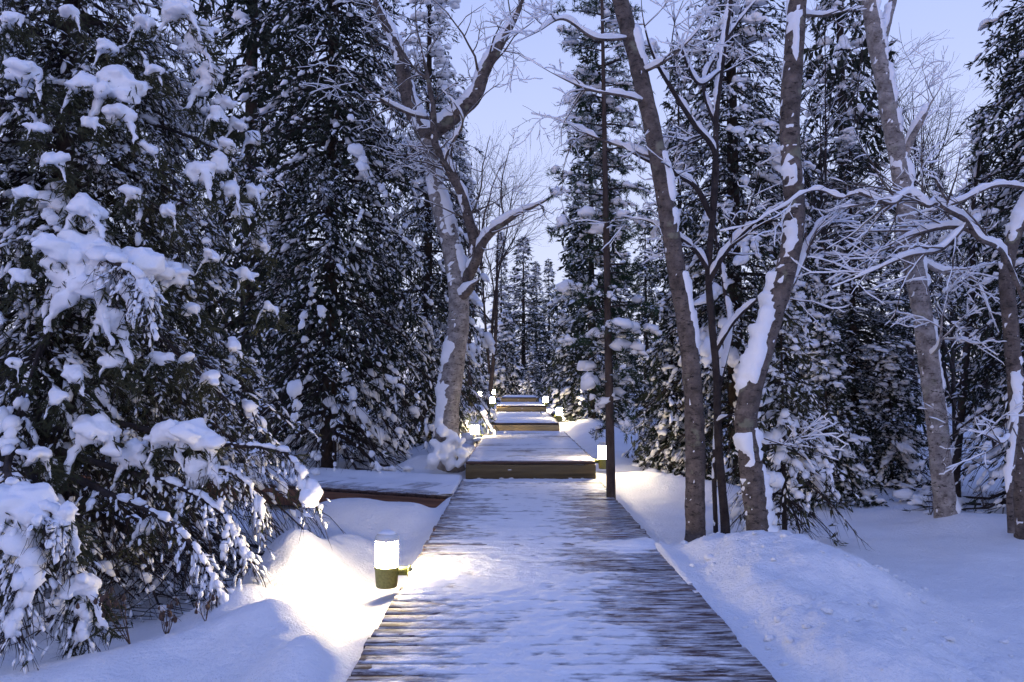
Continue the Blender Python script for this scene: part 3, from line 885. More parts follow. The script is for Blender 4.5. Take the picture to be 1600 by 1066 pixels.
CL = [  # big lumps seen on the near spruce: px, py, half width px, half height px, tilt
    (150, 405, 80, 38, 0.2), (213, 412, 36, 34, 0), (125, 440, 55, 32, -0.3), (172, 500, 24, 28, 0), (95, 395, 30, 26, 0), (276, 428, 20, 22, 0),
    (130, 325, 26, 22, 0.3), (185, 130, 32, 26, 0), (45, 112, 32, 18, 0), (130, 128, 20, 18, 0), (168, 72, 17, 14, 0), (330, 122, 20, 26, -0.4),
    (303, 62, 18, 22, -0.4), (283, 16, 24, 20, 0), (318, 48, 18, 20, 0), (312, 266, 22, 20, 0), (345, 252, 14, 20, 0), (362, 292, 14, 18, 0),
    (395, 300, 13, 14, 0), (397, 212, 14, 15, 0), (372, 196, 18, 12, 0.3), (350, 158, 20, 14, 0.4), (188, 178, 28, 20, 0.2), (140, 192, 18, 12, 0),
    (305, 682, 46, 26, 0.15), (260, 680, 30, 22, 0), (150, 672, 30, 30, 0.3), (215, 705, 22, 32, -0.5), (30, 790, 52, 34, 0), (98, 805, 22, 22, 0),
    (312, 738, 20, 30, 0.2), (228, 822, 15, 16, 0), (132, 915, 24, 22, 0), (124, 985, 13, 26, 0), (28, 882, 20, 20, 0), (118, 585, 16, 20, 0.5),
    (178, 560, 20, 14, 0), (35, 430, 16, 14, 0), (420, 482, 26, 9, 0.4), (20, 565, 16, 12, 0), (325, 590, 14, 12, 0), (250, 560, 16, 14, 0),
    (225, 35, 18, 14, 0), (352, 225, 15, 12, 0.4), (338, 178, 16, 14, 0.4), (378, 330, 14, 14, 0.3), (405, 380, 14, 12, 0.3), (235, 235, 16, 12, 0), (85, 250, 20, 14, 0), (60, 200, 18, 12, 0), (262, 330, 16, 12, 0.2), (330, 400, 14, 12, 0.3), (385, 430, 16, 12, 0.4), (300, 480, 14, 12, 0), (210, 300, 16, 12, 0), (40, 300, 18, 14, 0), (240, 110, 14, 12, 0), (20, 30, 20, 14, 0), (110, 20, 18, 14, 0), (70, 380, 20, 14, 0), (290, 560, 12, 10, 0), (60, 710, 22, 14, 0), (90, 620, 14, 16, 0), (365, 540, 14, 12, 0.4)]
rngc = np.random.default_rng(77)
clumps = []
for (px, py, hw, hh, tilt) in CL:
    d = {True: None, False: None}.get(False) or hero_depth(px, py)
    if py > 640 and px > 230: d = 6.3
    if (px, py) in ((132, 915), (124, 985)): d = 5.22
    if px < 110 and py > 770: d = 5.2
    c = at(px, py, d) - base1; mp = mpp(d)
    a = Acc(); nb = 22 if hw > 28 else 11
    hw, hh = hw * 1.18, hh * 1.15
    off = np.clip(rngc.normal(0, 0.36, (nb, 3)), -.8, .8) * (np.arange(nb) > 1)[:, None] * np.array([hw, min(hw, 40), hh * 0.85]) * mp
    off[:, 2] += off[:, 0] * -math.tan(tilt) - 0.35 * np.abs(off[:, 0]) * (hh / hw)
    sz = np.where(np.arange(nb) < 2, 0.55, rngc.uniform(0.24, 0.52, nb)) * min(hw, hh * 1.25) * mp
    blobs(a, rngc, c + off, np.stack([np.ones(nb), rngc.normal(.2, .5, nb), rngc.normal(-math.tan(tilt) * .6, .35, nb)], -1), sz, BLOB2, 0.95, 1.2)
    ndrip = 7
    dr = rngc.uniform(-0.5, 0.5, ndrip) * hw * mp
    blobs(a, rngc, c + np.stack([dr, rngc.uniform(-.3, .3, ndrip) * hw * mp, -0.35 * np.abs(dr) * (hh / hw) - hh * 0.30 * mp], -1), np.tile([[0.25, .1, 1.0]], (ndrip, 1)), rngc.uniform(.18, .32, ndrip) * hh * mp, BLOB1, 1.0, 1.5)
    # snow running down the bough from the lump
    for s_ in rngc.choice([-1, 1], 2 if hw > 22 else 1):
        nk = int(rngc.integers(7, 12)); u_ = np.linspace(0.1, 1, nk); run = rngc.uniform(1.5, 2.6) * hh * mp
        pc = c + np.stack([s_ * (hw * mp * 0.30 + u_ * run * rngc.uniform(.25, .6)), -u_ * run * 0.25, -0.15 * hh * mp - u_ ** 1.3 * run], -1) + rngc.normal(0, .05, (nk, 3)) * hh * mp
        blobs(a, rngc, pc, np.tile([[s_ * 0.45, -.2, -1.0]], (nk, 1)), (0.34 - 0.20 * u_) * min(hw, hh) * mp * rngc.uniform(.8, 1.25, nk), BLOB1, 1.0, 1.7)
        put_sprigs(A1['crown'], rngc, SPRIG_FINE, np.repeat(pc, 4, 0) + rngc.normal(0, .03, (nk * 4, 3)) - UP * .04 + np.array([0, .05, 0]), np.stack([rngc.normal(s_ * .3, .6, nk * 4), rngc.normal(.2, .5, nk * 4), rngc.uniform(-1, .1, nk * 4)], -1), rngc.uniform(.07, .13, nk * 4))
    clumps.append(melt(a.mesh('snow_clump', M['tree_snow'], True), max(0.014, 0.060 * min(hw, 40) * mp), M['tree_snow'], 3))
    # needles that hang out from under the lump
    nn = int(12 + hw * 0.8)
    pp = c + rngc.uniform(-1, 1, (nn, 3)) * np.array([hw * .95, hw * .6, hh * .4]) * mp - np.array([0, 0, hh * 0.55 * mp])
    put_sprigs(A1['crown'], rngc, SPRIG_FINE, pp, np.stack([rngc.normal(.1, .5, nn), rngc.normal(-.1, .4, nn), rngc.uniform(-1, -.1, nn)], -1), rngc.uniform(.06, .11, nn))
# drooping bare twigs below the near spruce
def hang_twigs(acc, sacc, rng, base, d0, ln, k=6, r0=0.004, grav=0.5, snow=0.3, wob=0.12):
    n = len(base); P = np.zeros((n, k, 3)); P[:, 0] = base; d = norm(d0)
    for j in range(1, k):
        d = norm(d + rng.normal(0, wob, (n, 3)) - UP * grav / k)
        P[:, j] = P[:, j - 1] + d * (ln / (k - 1))[:, None]
    V, F, _ = tubes(P, r0 * (1 - 0.75 * np.linspace(0, 1, k))[None] * np.ones((n, 1)), 3); acc.add(V, F)
    if sacc is not None:
        for j in range(1, k):
            q = rng.random(n) < snow
            sz = rng.uniform(0.006, 0.014, q.sum())
            blobs(sacc, rng, P[q, j] + UP * 0.006, norm(P[q, j] - P[q, j - 1]), sz, BLOB1, 0.8, 2.6)
    return P
for e in EXTRA:
    m = 90; i = np.zeros(m, int); tt = rngc.uniform(0.2, 1, m)
    p, d = interp_path(e[None], i, tt)
    sv = norm(np.cross(d, UP)) * np.where(rngc.random(m) < .5, -1, 1)[:, None]
    Pt = hang_twigs(A1['branches'], A1['snow'], rngc, p, d * .7 + sv * .8 - UP * .3, rngc.uniform(.10, .38, m), grav=1.2, snow=0.34)
    i = rngc.integers(0, m, 160); p, d = interp_path(Pt, i, rngc.uniform(.3, 1, 160))
    hang_twigs(A1['branches'], None, rngc, p, d + rngc.normal(0, .6, (160, 3)), rngc.uniform(.04, .14, 160), 4, .0022, .6)
    # a lumpy line of snow along the branch itself
    nb = 26; tt = np.linspace(0.35, 1, nb); p, d = interp_path(e[None], np.zeros(nb, int), tt)
    sz = rngc.uniform(.012, .040, nb) * (1.15 - .5 * tt); blobs(A1['snow'], rngc, p + UP * sz[:, None] * .6, d, sz, BLOB2, .8, 1.5)
m = 420
th = rngc.uniform(-2.6, 0.3, m); rr = rngc.uniform(0.9, 2.5, m)
p = np.stack([rr * np.cos(th), rr * np.sin(th), rngc.uniform(.25, 1.3, m) - .1 * rr], -1)
Pt = hang_twigs(A1['branches'], A1['snow'], rngc, p, np.stack([np.cos(th), np.sin(th), np.full(m, -.5)], -1), rngc.uniform(.3, .9, m), 7, .005, 1.2, .10)
i = rngc.integers(0, m, 1200); p, d = interp_path(Pt, i, rngc.uniform(.1, 1, 1200))
hang_twigs(A1['branches'], None, rngc, p, d + rngc.normal(0, .6, (1200, 3)), rngc.uniform(.06, .28, 1200), 4, .0026, .8)
D1 = tree_meshes(A1, M['needles'], M['spruce_bark'], 'near_spruce')
t1 = place_tree(D1, 'spruce_tree', 'huge near spruce filling the left edge, heavy with fat snow clumps', 'spruce', tuple(base1))
for me in clumps:
    link('snow_clump', me, t1)

# shared spruces ---------------------------------------------------------------
def shared(seed, **kw):
    nm = kw.pop('nm'); needle = kw.pop('needle', M['needles_dark'])
    return tree_meshes(conifer(seed, **kw), needle, M['spruce_bark'], nm)
MID_A = shared(31, nm='tall_spruce', h=13.0, R=2.35, z0=0.5, whorl=0.27, nper=8, sec_sp=0.13, sec_len=0.55, sprig_len=0.118, sprig_sp=0.096, trunk_r=0.12,
               snow=0.74, lump=0.046, lump_p=0.40, bare_below=1.3, droop=0.62, sag=0.40, zdetail=6.6, strip_w=0.12)
MID_B = shared(47, nm='snowy_spruce', h=12.0, R=2.3, z0=0.25, whorl=0.30, nper=6, sec_sp=0.125, sec_len=0.55, sprig_len=0.115, sprig_sp=0.095, trunk_r=0.15,
               snow=0.80, lump=0.058, lump_p=0.46, droop=0.70, sag=0.40, zdetail=7.5, strip_w=0.14)
FAR_A = shared(53, nm='far_spruce', h=12.0, R=2.0, z0=0.4, whorl=0.42, nper=6, sec_sp=0.20, sec_len=0.55, sprig_len=0.25, sprig_sp=0.19, temps=SPRIG_FAR, trunk_r=0.14,
               snow=0.75, lump=0.060, lump_p=0.24, big=BLOB1, droop=0.6, strip_w=0.11)
FAR_B = shared(59, nm='slim_far_spruce', h=13.0, R=1.5, z0=0.4, whorl=0.40, nper=6, sec_sp=0.19, sec_len=0.55, sprig_len=0.23, sprig_sp=0.18, temps=SPRIG_FAR, trunk_r=0.12,
               snow=0.85, lump=0.07, lump_p=0.22, big=BLOB1, droop=0.5, strip_w=0.12)
YOUNG = shared(61, nm='young_spruce', h=3.6, R=1.25, z0=0.5, whorl=0.20, nper=5, sec_sp=0.10, sec_len=0.5, sprig_len=0.13, sprig_sp=0.10, trunk_r=0.036,
               snow=0.55, lump=0.045, lump_p=0.45, bare_below=1.5, droop=1.0, elev=(-0.25, 0.3), sag=0.5, strip_w=0.13, needle=M['needles'])
BUSH = shared(67, nm='bushy_spruce', h=4.2, R=1.35, z0=0.12, whorl=0.24, nper=6, sec_sp=0.15, sec_len=0.55, sprig_len=0.20, sprig_sp=0.17, trunk_r=0.06,
              snow=0.85, lump=0.070, lump_p=0.45, droop=0.7, temps=SPRIG_FAR, strip_w=0.15)

def px_ground(px, Y):
    p = at(px, 603, Y); return on_ground(p[0], Y, -0.03)
G = 'spruces standing along the path'
SPR = [  # meshes, px, depth, rot, scale, z stretch, label
    (MID_A, 515, 14.4, 0.6, 1.12, 1.25, 'broad dark spruce between the near spruce and the forked birch, behind the side boardwalk'),
    (MID_B, 668, 18.6, 2.1, 0.85, 1.35, 'tall spruce directly behind the forked birch trunk'),
    (FAR_A, 385, 17.5, 1.0, 1.25, 1.40, 'tall thinly dusted spruce showing between the two big spruces at upper left'),
    (MID_B, 1150, 14.2, 0.3, 1.0, 1.1, 'tall snow-laden spruce behind the leaning birches right of the path'),
    (MID_A, 1335, 13.6, 2.6, 0.72, 0.62, 'low dark spruce with drooping snowy boughs between the two right-hand birches'),
    (MID_A, 1700, 10.6, 4.0, 1.02, 1.05, 'large dark spruce cut off by the right edge of the photo'),
    (FAR_A, 925, 24.5, 0.2, 0.95, 0.98, 'dense dark spruce behind the slender roadside conifer'),
    (FAR_A, 1325, 20.0, 1.2, 1.1, 1.4, 'tall fine-twigged spruce rising behind the far right birch'),
    (FAR_A, 818, 47.0, 0.5, 1.15, 0.66, 'pale pointed spruce at the end of the path against the sky'),
    (FAR_A, 1065, 27.0, 3.1, 0.9, 1.15, 'spruce mostly hidden behind the thin multi-stemmed tree'),
]
for D, px, Y, rz, sc, sz, lab in SPR:
    place_tree(D, 'spruce_tree', lab, 'spruce', px_ground(px, Y), rz, sc, G, sz)
place_tree(YOUNG, 'young_spruce_tree', 'thin young spruce with bare drooping lower twigs behind the snowy leaning birch', 'spruce', px_ground(1222, 8.7), 0.5, 0.82)
BUSHES = [(832, 41.5, 0.3, 0.62, 'small cone-shaped snowy spruce beside the top step'),
          (790, 44.0, 1.3, 1.1, 'rounded snowy bush straight beyond the top step'),
          (752, 43.0, 2.2, 0.85, 'snowy bush behind the two far landing lamps'),
          (1290, 11.8, 0.9, 0.62, 'low bush buried under round snow pillows behind the young spruce'),
          (1390, 13.0, 2.0, 0.52, 'low dark bush with a thick snow apron left of the far right birch'),
          (1050, 14.5, 3.3, 0.75, 'small dense spruce lit from below behind the leaning birch foot'),
          (880, 33.0, 4.1, 0.9, 'snow-dusted bush right of the third step lamps')]
for px, Y, rz, sc, lab in BUSHES:
    place_tree(BUSH, 'snowy_bush', lab, 'bush', px_ground(px, Y), rz, sc, 'small snowy conifers')
# forest behind
BACK = [(250, 24, 'dim spruce glimpsed through the near spruce at upper left'),
        (330, 30, 'dim spruce deep behind the near spruce, left of the tall dusted one'),
        (450, 26, 'dim spruce filling the gap between the near spruce and the broad dark one'),
        (590, 28, 'dim spruce behind the upper limbs of the forked birch'),
        (712, 36, 'dim spruce deep in the woods just right of the forked birch trunk'),
        (783, 49, 'farthest pale spruce just left of the pointed one above the path end'),
        (858, 50, 'farthest pale spruce just right of the pointed one above the path end'),
        (838, 64, 'low pale spruce closing the view right behind the top step'),
        (905, 42, 'distant dusted spruce right of the path end'),
        (960, 36, 'distant dusted spruce behind the slender conifer pole'),
        (1010, 33, 'distant spruce showing left of the leaning birch'),
        (1120, 30, 'distant spruce behind the thin many-stemmed tree top'),
        (1215, 24, 'dim spruce behind the crown of the snow-plastered birch'),
        (1265, 33, 'far dim spruce just right of the snow-plastered birch crown'),
        (1475, 33, 'far dim spruce right of the far right birch under the open sky'),
        (1545, 25, 'dim spruce at the back of the clearing left of the right edge tree'),
        (1590, 30, 'far dim spruce at the back of the clearing behind the right edge tree'),
        (1640, 22, 'dim spruce at the very right edge of the clearing'),
        (1420, 40, 'farthest dim spruce seen between the far right birch and its dark neighbour')]
rngb = np.random.default_rng(5)
for i, (px, Y, lab) in enumerate(BACK):
    place_tree((FAR_A, FAR_B)[i % 2], 'forest_spruce_tree', lab, 'spruce', px_ground(px, Y), rngb.uniform(0, 6), rngb.uniform(0.75, 1.05), 'spruces in the woods behind', rngb.uniform(0.75, 1.0))

# slender conifer beside the walk
PX0 = at(955, 775, 10.15)
pole = lambda z: np.stack([np.asarray(z) * -0.012, np.asarray(z) * 0.0], -1)
AP = conifer(83, 8.2, 1.0, z0=0.95, whorl=0.23, nper=5, lpow=0.35, elev=(0.05, 0.35), droop=0.35, sec_sp=0.085, sec_len=0.40, sprig_len=0.085, sprig_sp=0.055,
             temps=SPRIG_PINE, trunk_r=0.058, snow=0.5, lump=0.066, lump_p=0.44, low_short=2.4, sag=0.2, lump_long=0.72, lens=(0.30, 0.95), lean=pole, tuft=True, strip_w=0.16, clumpy=1.8, front_thin=0.85)
DP = tree_meshes(AP, M['pine_needles'], M['red_bark'], 'slender_conifer')
place_tree(DP, 'slender_pine_tree', 'slender conifer with bare reddish pole trunk at the right edge of the boardwalk', 'pine', (PX0[0], PX0[1], -0.08))
# ------------------------------------------------------------------ birches and bare trees
WIND = norm(np.array([-0.75, -0.45, 0.35]))

def limb(acc, sacc, pts, Y, r0, r1, seed, thick=0.03, wind=0.6, dy=None, sides=20, step=0.03, flare=0.0, knob=0.06):
    """trunk or limb through photo pixels at depth Y, with plastered snow; returns its axis and radii"""
    W = np.array([at(p[0], p[1], Y + (p[2] if len(p) > 2 else 0.0)) for p in pts])
    if sides != 12: W = np.vstack([W[0] - np.array([0, 0, 0.4]), W])      # trunks go on into the ground
    Ln = np.linalg.norm(np.diff(W, axis=0), axis=1).sum()
    n = int(max(10, Ln / step)); P = catmull(W, n)
    s = np.linspace(0, 1, n); R = r0 + (r1 - r0) * s + flare * r0 * np.exp(-np.maximum(s * Ln - (0.4 if sides != 12 else 0), 0) / 0.18)
    end = np.ones(n)
    if sides == 12:
        end = 1 - 0.88 * smooth(0.45, 1.0, s); R = R * end
    V, F, Nn = tubes(P, R, sides)
    bumpy = (fbm(V * 5 + seed, seed, 3) - 0.5) * 2 + 0.9 * (fbm(V * np.array([16, 16, 22.0]) + seed, seed + 1, 3) - 0.5)
    RR = np.repeat(R, sides)
    acc.add(V + Nn * (RR * knob * 2.0 * bumpy)[:, None], F)
    if sacc is not None:
        m1 = fbm(V * np.array([4.5, 4.5, 2.6]) + 50 + seed, seed + 3, 5)
        m2 = fbm(V * 14 + 9 + seed, seed + 4, 3) - 0.5
        m1 = m1 + 0.34 * (fbm(V * np.array([9, 9, 30.0]) + seed, seed + 6, 3) - 0.5)
        side = Nn @ WIND
        side_m = smooth(0.15, 0.75, side) * wind
        trunk = sides != 12
        up_m = smooth(0.03, 0.15, Nn[:, 2]) if trunk else smooth(0.05, 0.55, Nn[:, 2])
        lo, hi = (0.40, 0.56) if trunk else (0.28, 0.45)
        tt = np.maximum(side_m * smooth(0.47, 0.66, m1) * 0.8, up_m * smooth(lo, hi, m1) * (1.0 if trunk else 1.25))
        hf = fbm(V * np.array([26, 26, 22.0]) + 3 * seed, seed + 8, 3)
        speck = 0.24 * smooth(0.66, 0.76, hf + 0.12 * (side - 0.2))
        tt = np.maximum(tt, np.where(side > -0.3, speck, 0))
        off = thick * tt * (1 + 1.1 * m2) * np.repeat((0.25 + 0.75 * end) * (1.0 if trunk else smooth(-0.04, 0.12, s)), sides) - np.minimum(0.012, 0.35 * RR) + 0.008 * m2
        lift = np.where(off > 0, up_m * off * 0.35, 0)
        sacc.add(V + Nn * (RR * knob * 2.0 * bumpy + off)[:, None] + UP * lift[:, None], F)
    return P, R

def grow(rng, P, R, n, t0, t1, ang, ln, k, up, wander, rscale=0.6, down=False):
    """child shoots on a set of paths P (m,k,3)"""
    L = np.linalg.norm(np.diff(P, axis=1), axis=2).sum(1)
    i = rng.choice(len(P), n, p=L / L.sum()); t = rng.uniform(t0, t1, n)
    p, d = interp_path(P, i, t)
    kk = P.shape[1]; rp = R[i, np.clip((t * (kk - 1)).astype(int), 0, kk - 1)]
    perp = norm(np.cross(d, norm(rng.normal(size=(n, 3)))))
    a = np.radians(rng.uniform(*ang, n))[:, None]
    d = norm(d * np.cos(a) + perp * np.sin(a))
    l = rng.uniform(*ln, n) * (1.15 - 0.6 * t)
    C = np.zeros((n, k, 3)); C[:, 0] = p
    for j in range(1, k):
        d = norm(d + rng.normal(0, wander, (n, 3)) + UP * up)
        C[:, j] = C[:, j - 1] + d * (l / (k - 1))[:, None]
    r = np.minimum(rp * rscale, 0.004 + 0.012 * l)
    return C, r[:, None] * (1 - 0.78 * np.linspace(0, 1, k))[None]

def twig_snow(sacc, rng, P, R, thick, cover=0.75, sides=4, fine=True):
    """snow lying on thin branches"""
    m, k, _ = P.shape
    f = np.linspace(0, k - 1, 2 * k - 1 if fine else k); a = np.minimum(f.astype(int), k - 2); w = (f - a)[None, :, None]
    Q = P[:, a] * (1 - w) + P[:, a + 1] * w; q = R[:, a] * (1 - w[..., 0]) + R[:, a + 1] * w[..., 0]
    T = norm(np.gradient(Q, axis=1)); flat = np.sqrt(np.clip(1 - T[..., 2] ** 2, 0, 1))
    nz = fbm(Q * 9, 3, 2); cov = fbm(Q * 2.2 + 7, 5, 2)
    s = thick * np.clip(flat - 0.25, 0, 1) * (0.45 + 1.1 * nz) * smooth(0.62 - cover * 0.4, 0.72 - cover * 0.4, cov)
    s = np.minimum(s, 0.5 * thick + 2.2 * q)
    s[:, -1] *= 0.3; s[:, 0] *= 0.6
    Q = Q + UP * (q * 0.8 + s * 0.45)[..., None]
    rad = np.where(s > 0.0015, s, 0.0004)
    V, F, _ = tubes(Q, rad, sides); sacc.add(V, F)

def branching(acc, sacc, rng, P, R, levels, snow=0.012, cover=0.7, fine=True):
    """levels: list of (n, t0, t1, ang, ln, k, up, wander)"""
    out = []
    cur = [(P, R)]
    for (n, t0, t1, ang, ln, k, up, wander) in levels:
        PP, RR = cur[-1]
        C, r = grow(rng, PP, RR, n, t0, t1, ang, ln, k, up, wander)
        V, F, _ = tubes(C, np.maximum(r, 0.0022), 5 if r.max() > 0.01 else 3); acc.add(V, F)
        if snow: twig_snow(sacc, rng, C, r, snow, cover, 4 if fine else 3, fine)
        cur.append((C, r)); out.append((C, r))
    return out

def as_set(paths, k=24):
    P = np.stack([p[np.linspace(0, len(p) - 1, k).astype(int)] for p, r in paths])
    R = np.stack([r[np.linspace(0, len(p) - 1, k).astype(int)] for p, r in paths])
    return P, R

def bare_tree(name, label, cat, trunks, limbs, Y, bark, seed, levels, snow=0.012, cover=0.7, thick=0.03, wind=0.6, group=None, extra=None, grow_on=None, limb_bark=None):
    """trunks / limbs: (pts, r0, r1, flare) in photo pixels"""
    rng = np.random.default_rng(seed)
    base = at(trunks[0][0][0][0], trunks[0][0][0][1], Y)
    t = thing(name, label, cat, tuple(base), group=group)
    tw, ts, bw, bs = Acc(), Acc(), Acc(), Acc()
    T = [limb(tw, ts, p, Y, a, b_, seed + i, thick, wind, flare=f) for i, (p, a, b_, f) in enumerate(trunks)]
    Lb = []
    for i, (p, a, b_, f) in enumerate(limbs):
        Lb.append(limb(bw, bs, p, Y, a, b_, seed + 20 + i, min(thick * 0.9, 0.016 + a * 0.62), wind, sides=12, step=0.04))
    src = [T + Lb, Lb, T][0 if grow_on is None else grow_on]
    if levels:
        P, R = as_set(src)
        branching(bw, bs, rng, P, R, levels, snow, cover)
    for acc, nm, mat, kd in ((tw, 'trunk', bark, None), (ts, 'trunk_snow', M['tree_snow'], 'stuff'), (bw, 'branches', limb_bark or bark, 'stuff'), (bs, 'branch_snow', M['tree_snow'], 'stuff')):
        if acc.n:
            for v in acc.V: v -= base
            link(nm, acc.mesh(name + '_' + nm, mat, True), t, kd)
    return t, T, Lb

# forked birch beside the first step
m13 = mpp(13.0)
bare_tree('birch_tree', 'large old forked birch with pale bark left of the lowest step', 'birch',
    [([(702, 735), (699, 690), (699, 640), (705, 590), (714, 530), (717, 480), (713, 430), (704, 380), (692, 338), (680, 287), (672, 240), (664, 205)], 20.5 * m13, 12 * m13, 0.35)],
    [([(668, 215), (655, 190), (643, 165), (633, 130), (624, 84), (607, 45), (588, 5), (570, -60), (560, -160)], 15 * m13, 8 * m13, 0),
     ([(668, 215), (690, 196, -.1), (714, 178, -.2), (742, 150, -.3), (757, 110, -.3), (782, 66, -.3), (806, 25, -.3), (822, -20, -.3), (838, -110, -.2)], 13.5 * m13, 8 * m13, 0),
     ([(716, 455), (734, 425, -.1), (742, 388, -.2), (733, 345, -.3), (719, 297, -.35), (699, 262, -.4), (680, 222, -.45), (676, 165, -.5), (667, 115, -.5), (658, 75, -.5), (650, 30, -.5), (648, -40, -.5)], 9.5 * m13, 4 * m13, 0),
     ([(728, 440), (742, 410, -.2), (755, 378, -.3), (775, 356, -.4), (805, 336, -.5), (850, 315, -.6), (872, 298, -.7)], 8.5 * m13, 5 * m13, 0),
     ([(715, 470), (732, 452, -.2), (748, 437, -.3)], 9 * m13, 7 * m13, 0),
     ([(694, 265, -.4), (700, 235, -.5), (722, 195, -.6), (712, 165, -.7), (690, 140, -.8)], 3 * m13, 1.5 * m13, 0),
     ([(672, 185, -.4), (640, 178, -.7), (600, 158, -.9), (560, 130, -1), (530, 95, -1.1)], 3 * m13, 1.2 * m13, 0)],
    13.0, M['birch'], 201,
    [(58, 0.25, 0.98, (30, 80), (0.6, 1.8), 9, 0.01, 0.18), (210, 0.15, 1, (25, 70), (0.25, 0.8), 7, 0.0, 0.22), (420, 0.1, 1, (25, 65), (0.08, 0.32), 5, 0.0, 0.22)],
    snow=0.010, cover=0.8, thick=0.048, wind=0.42, grow_on=1, limb_bark=M['birch_dark'])

# snow heaped against its foot
birch_foot, foot_rng, foot_acc = bpy.data.objects['birch_tree'], np.random.default_rng(8), Acc()
for px, py, r in ((688, 712, 15), (706, 716, 16), (722, 716, 13), (683, 694, 11), (699, 700, 12), (690, 676, 10), (705, 684, 9), (688, 658, 7), (694, 628, 9), (690, 606, 9), (698, 592, 7), (718, 690, 8), (724, 668, 6)):
    for k in range(3):
        c_ = at(px, py, 12.72) + foot_rng.normal(0, 0.4, 3) * r * m13 - np.array(birch_foot.location)
        blobs(foot_acc, foot_rng, c_[None], np.array([[foot_rng.normal(.3, .5), .3, 1.0]]), np.array([r * m13 * foot_rng.uniform(.5, .85)]), BLOB2, 1.0, 1.1)
link('foot_snow', melt(foot_acc.mesh('foot_snow', M['tree_snow'], True), 0.026, M['tree_snow'], 2), birch_foot, 'stuff')

# leaning birch right of the path
m8 = mpp(8.0)
bare_tree('birch_tree', 'grey-brown birch leaning left over the path, rooted in the near snow bank', 'birch',
    [([(1087, 850), (1086, 790), (1086, 700), (1083, 610), (1072, 510), (1055, 410), (1037, 300), (1016, 185), (992, 85), (966, -10), (940, -110)], 16.5 * m8, 12 * m8, 0.15)],
    [([(1010, 160), (975, 150, -.2), (920, 140, -.3), (870, 118, -.4), (820, 90, -.5)], 3 * m8, 1.2 * m8, 0),
     ([(1030, 250), (990, 235, .2), (930, 215, .3), (880, 190, .3), (830, 178, .4)], 3.2 * m8, 1.2 * m8, 0),
     ([(985, 60), (930, 60, -.3), (880, 30, -.4), (840, 50, -.5), (800, 70, -.5)], 3 * m8, 1.2 * m8, 0),
     ([(1000, 115), (1040, 95, -.2), (1080, 60, -.3), (1110, 20, -.3)], 2.8 * m8, 1.2 * m8, 0)],
    8.0, M['birch_dark'], 231,
    [(28, 0.25, 1, (30, 75), (0.35, 1.1), 8, -0.025, 0.16), (130, 0.15, 1, (25, 65), (0.15, 0.5), 6, -0.03, 0.18), (240, 0.1, 1, (25, 60), (0.04, 0.18), 4, 0, 0.15)],
    snow=0.011, cover=0.8, thick=0.045, wind=0.2, grow_on=1)

# thin many-stemmed tree between the two birches
m84 = mpp(8.5)
bare_tree('bare_tree', 'thin dark many-stemmed tree growing between the two near birches', 'bare tree',
    [([(1133, 822), (1128, 760), (1122, 680), (1119, 580), (1110, 480), (1107, 420), (1113, 340), (1118, 250), (1120, 170), (1131, 80), (1141, 0), (1150, -80)], 7 * m84, 3.5 * m84, 0.1),
     ([(1118, 815, .15), (1116, 740, .15), (1120, 660, .15), (1125, 600, .1), (1140, 520, .2), (1130, 440, .3), (1112, 330, .35)], 4 * m84, 3 * m84, 0)],
    [([(1114, 350), (1118, 245), (1085, 195, -.15), (1050, 140, -.25), (1022, 90, -.3), (1005, 30, -.35), (1000, -40, -.4)], 4.5 * m84, 2.5 * m84, 0),
     ([(1112, 340), (1085, 290, -.1), (1040, 265, -.2), (990, 240, -.3), (960, 218, -.3)], 5 * m84, 2.2 * m84, 0),
     ([(1108, 425), (1085, 390, -.1), (1050, 365, -.2), (1010, 345, -.3), (965, 340, -.3)], 4 * m84, 1.8 * m84, 0),
     ([(1120, 200), (1100, 130, .2), (1130, 70, .3), (1165, 20, .3), (1200, -20, .3)], 4 * m84, 2.0 * m84, 0),
     ([(1126, 110), (1090, 130, -.2), (1060, 60, -.3), (1045, -10, -.3)], 3 * m84, 1.6 * m84, 0),
     ([(1108, 440), (1130, 400, -.1), (1160, 365, -.15), (1210, 325, -.2), (1260, 305, -.2)], 4.5 * m84, 2 * m84, 0),
     ([(1118, 550), (1145, 505, -.1), (1180, 470, -.2), (1225, 430, -.2), (1245, 415, -.2)], 3.5 * m84, 1.6 * m84, 0),
     ([(1118, 660), (1150, 650, -.25), (1185, 690, -.5), (1230, 695, -.5), (1280, 700, -.5)], 2.2 * m84, 1.2 * m84, 0)],
    8.5, M['branch'], 261,
    [(44, 0.25, 1, (30, 70), (0.35, 1.0), 8, 0.0, 0.10), (140, 0.15, 1, (25, 60), (0.15, 0.5), 6, -0.01, 0.12), (280, 0.1, 1, (25, 60), (0.05, 0.18), 4, 0, 0.15)],
    snow=0.012, cover=0.85, thick=0.032, wind=0.3, grow_on=1)

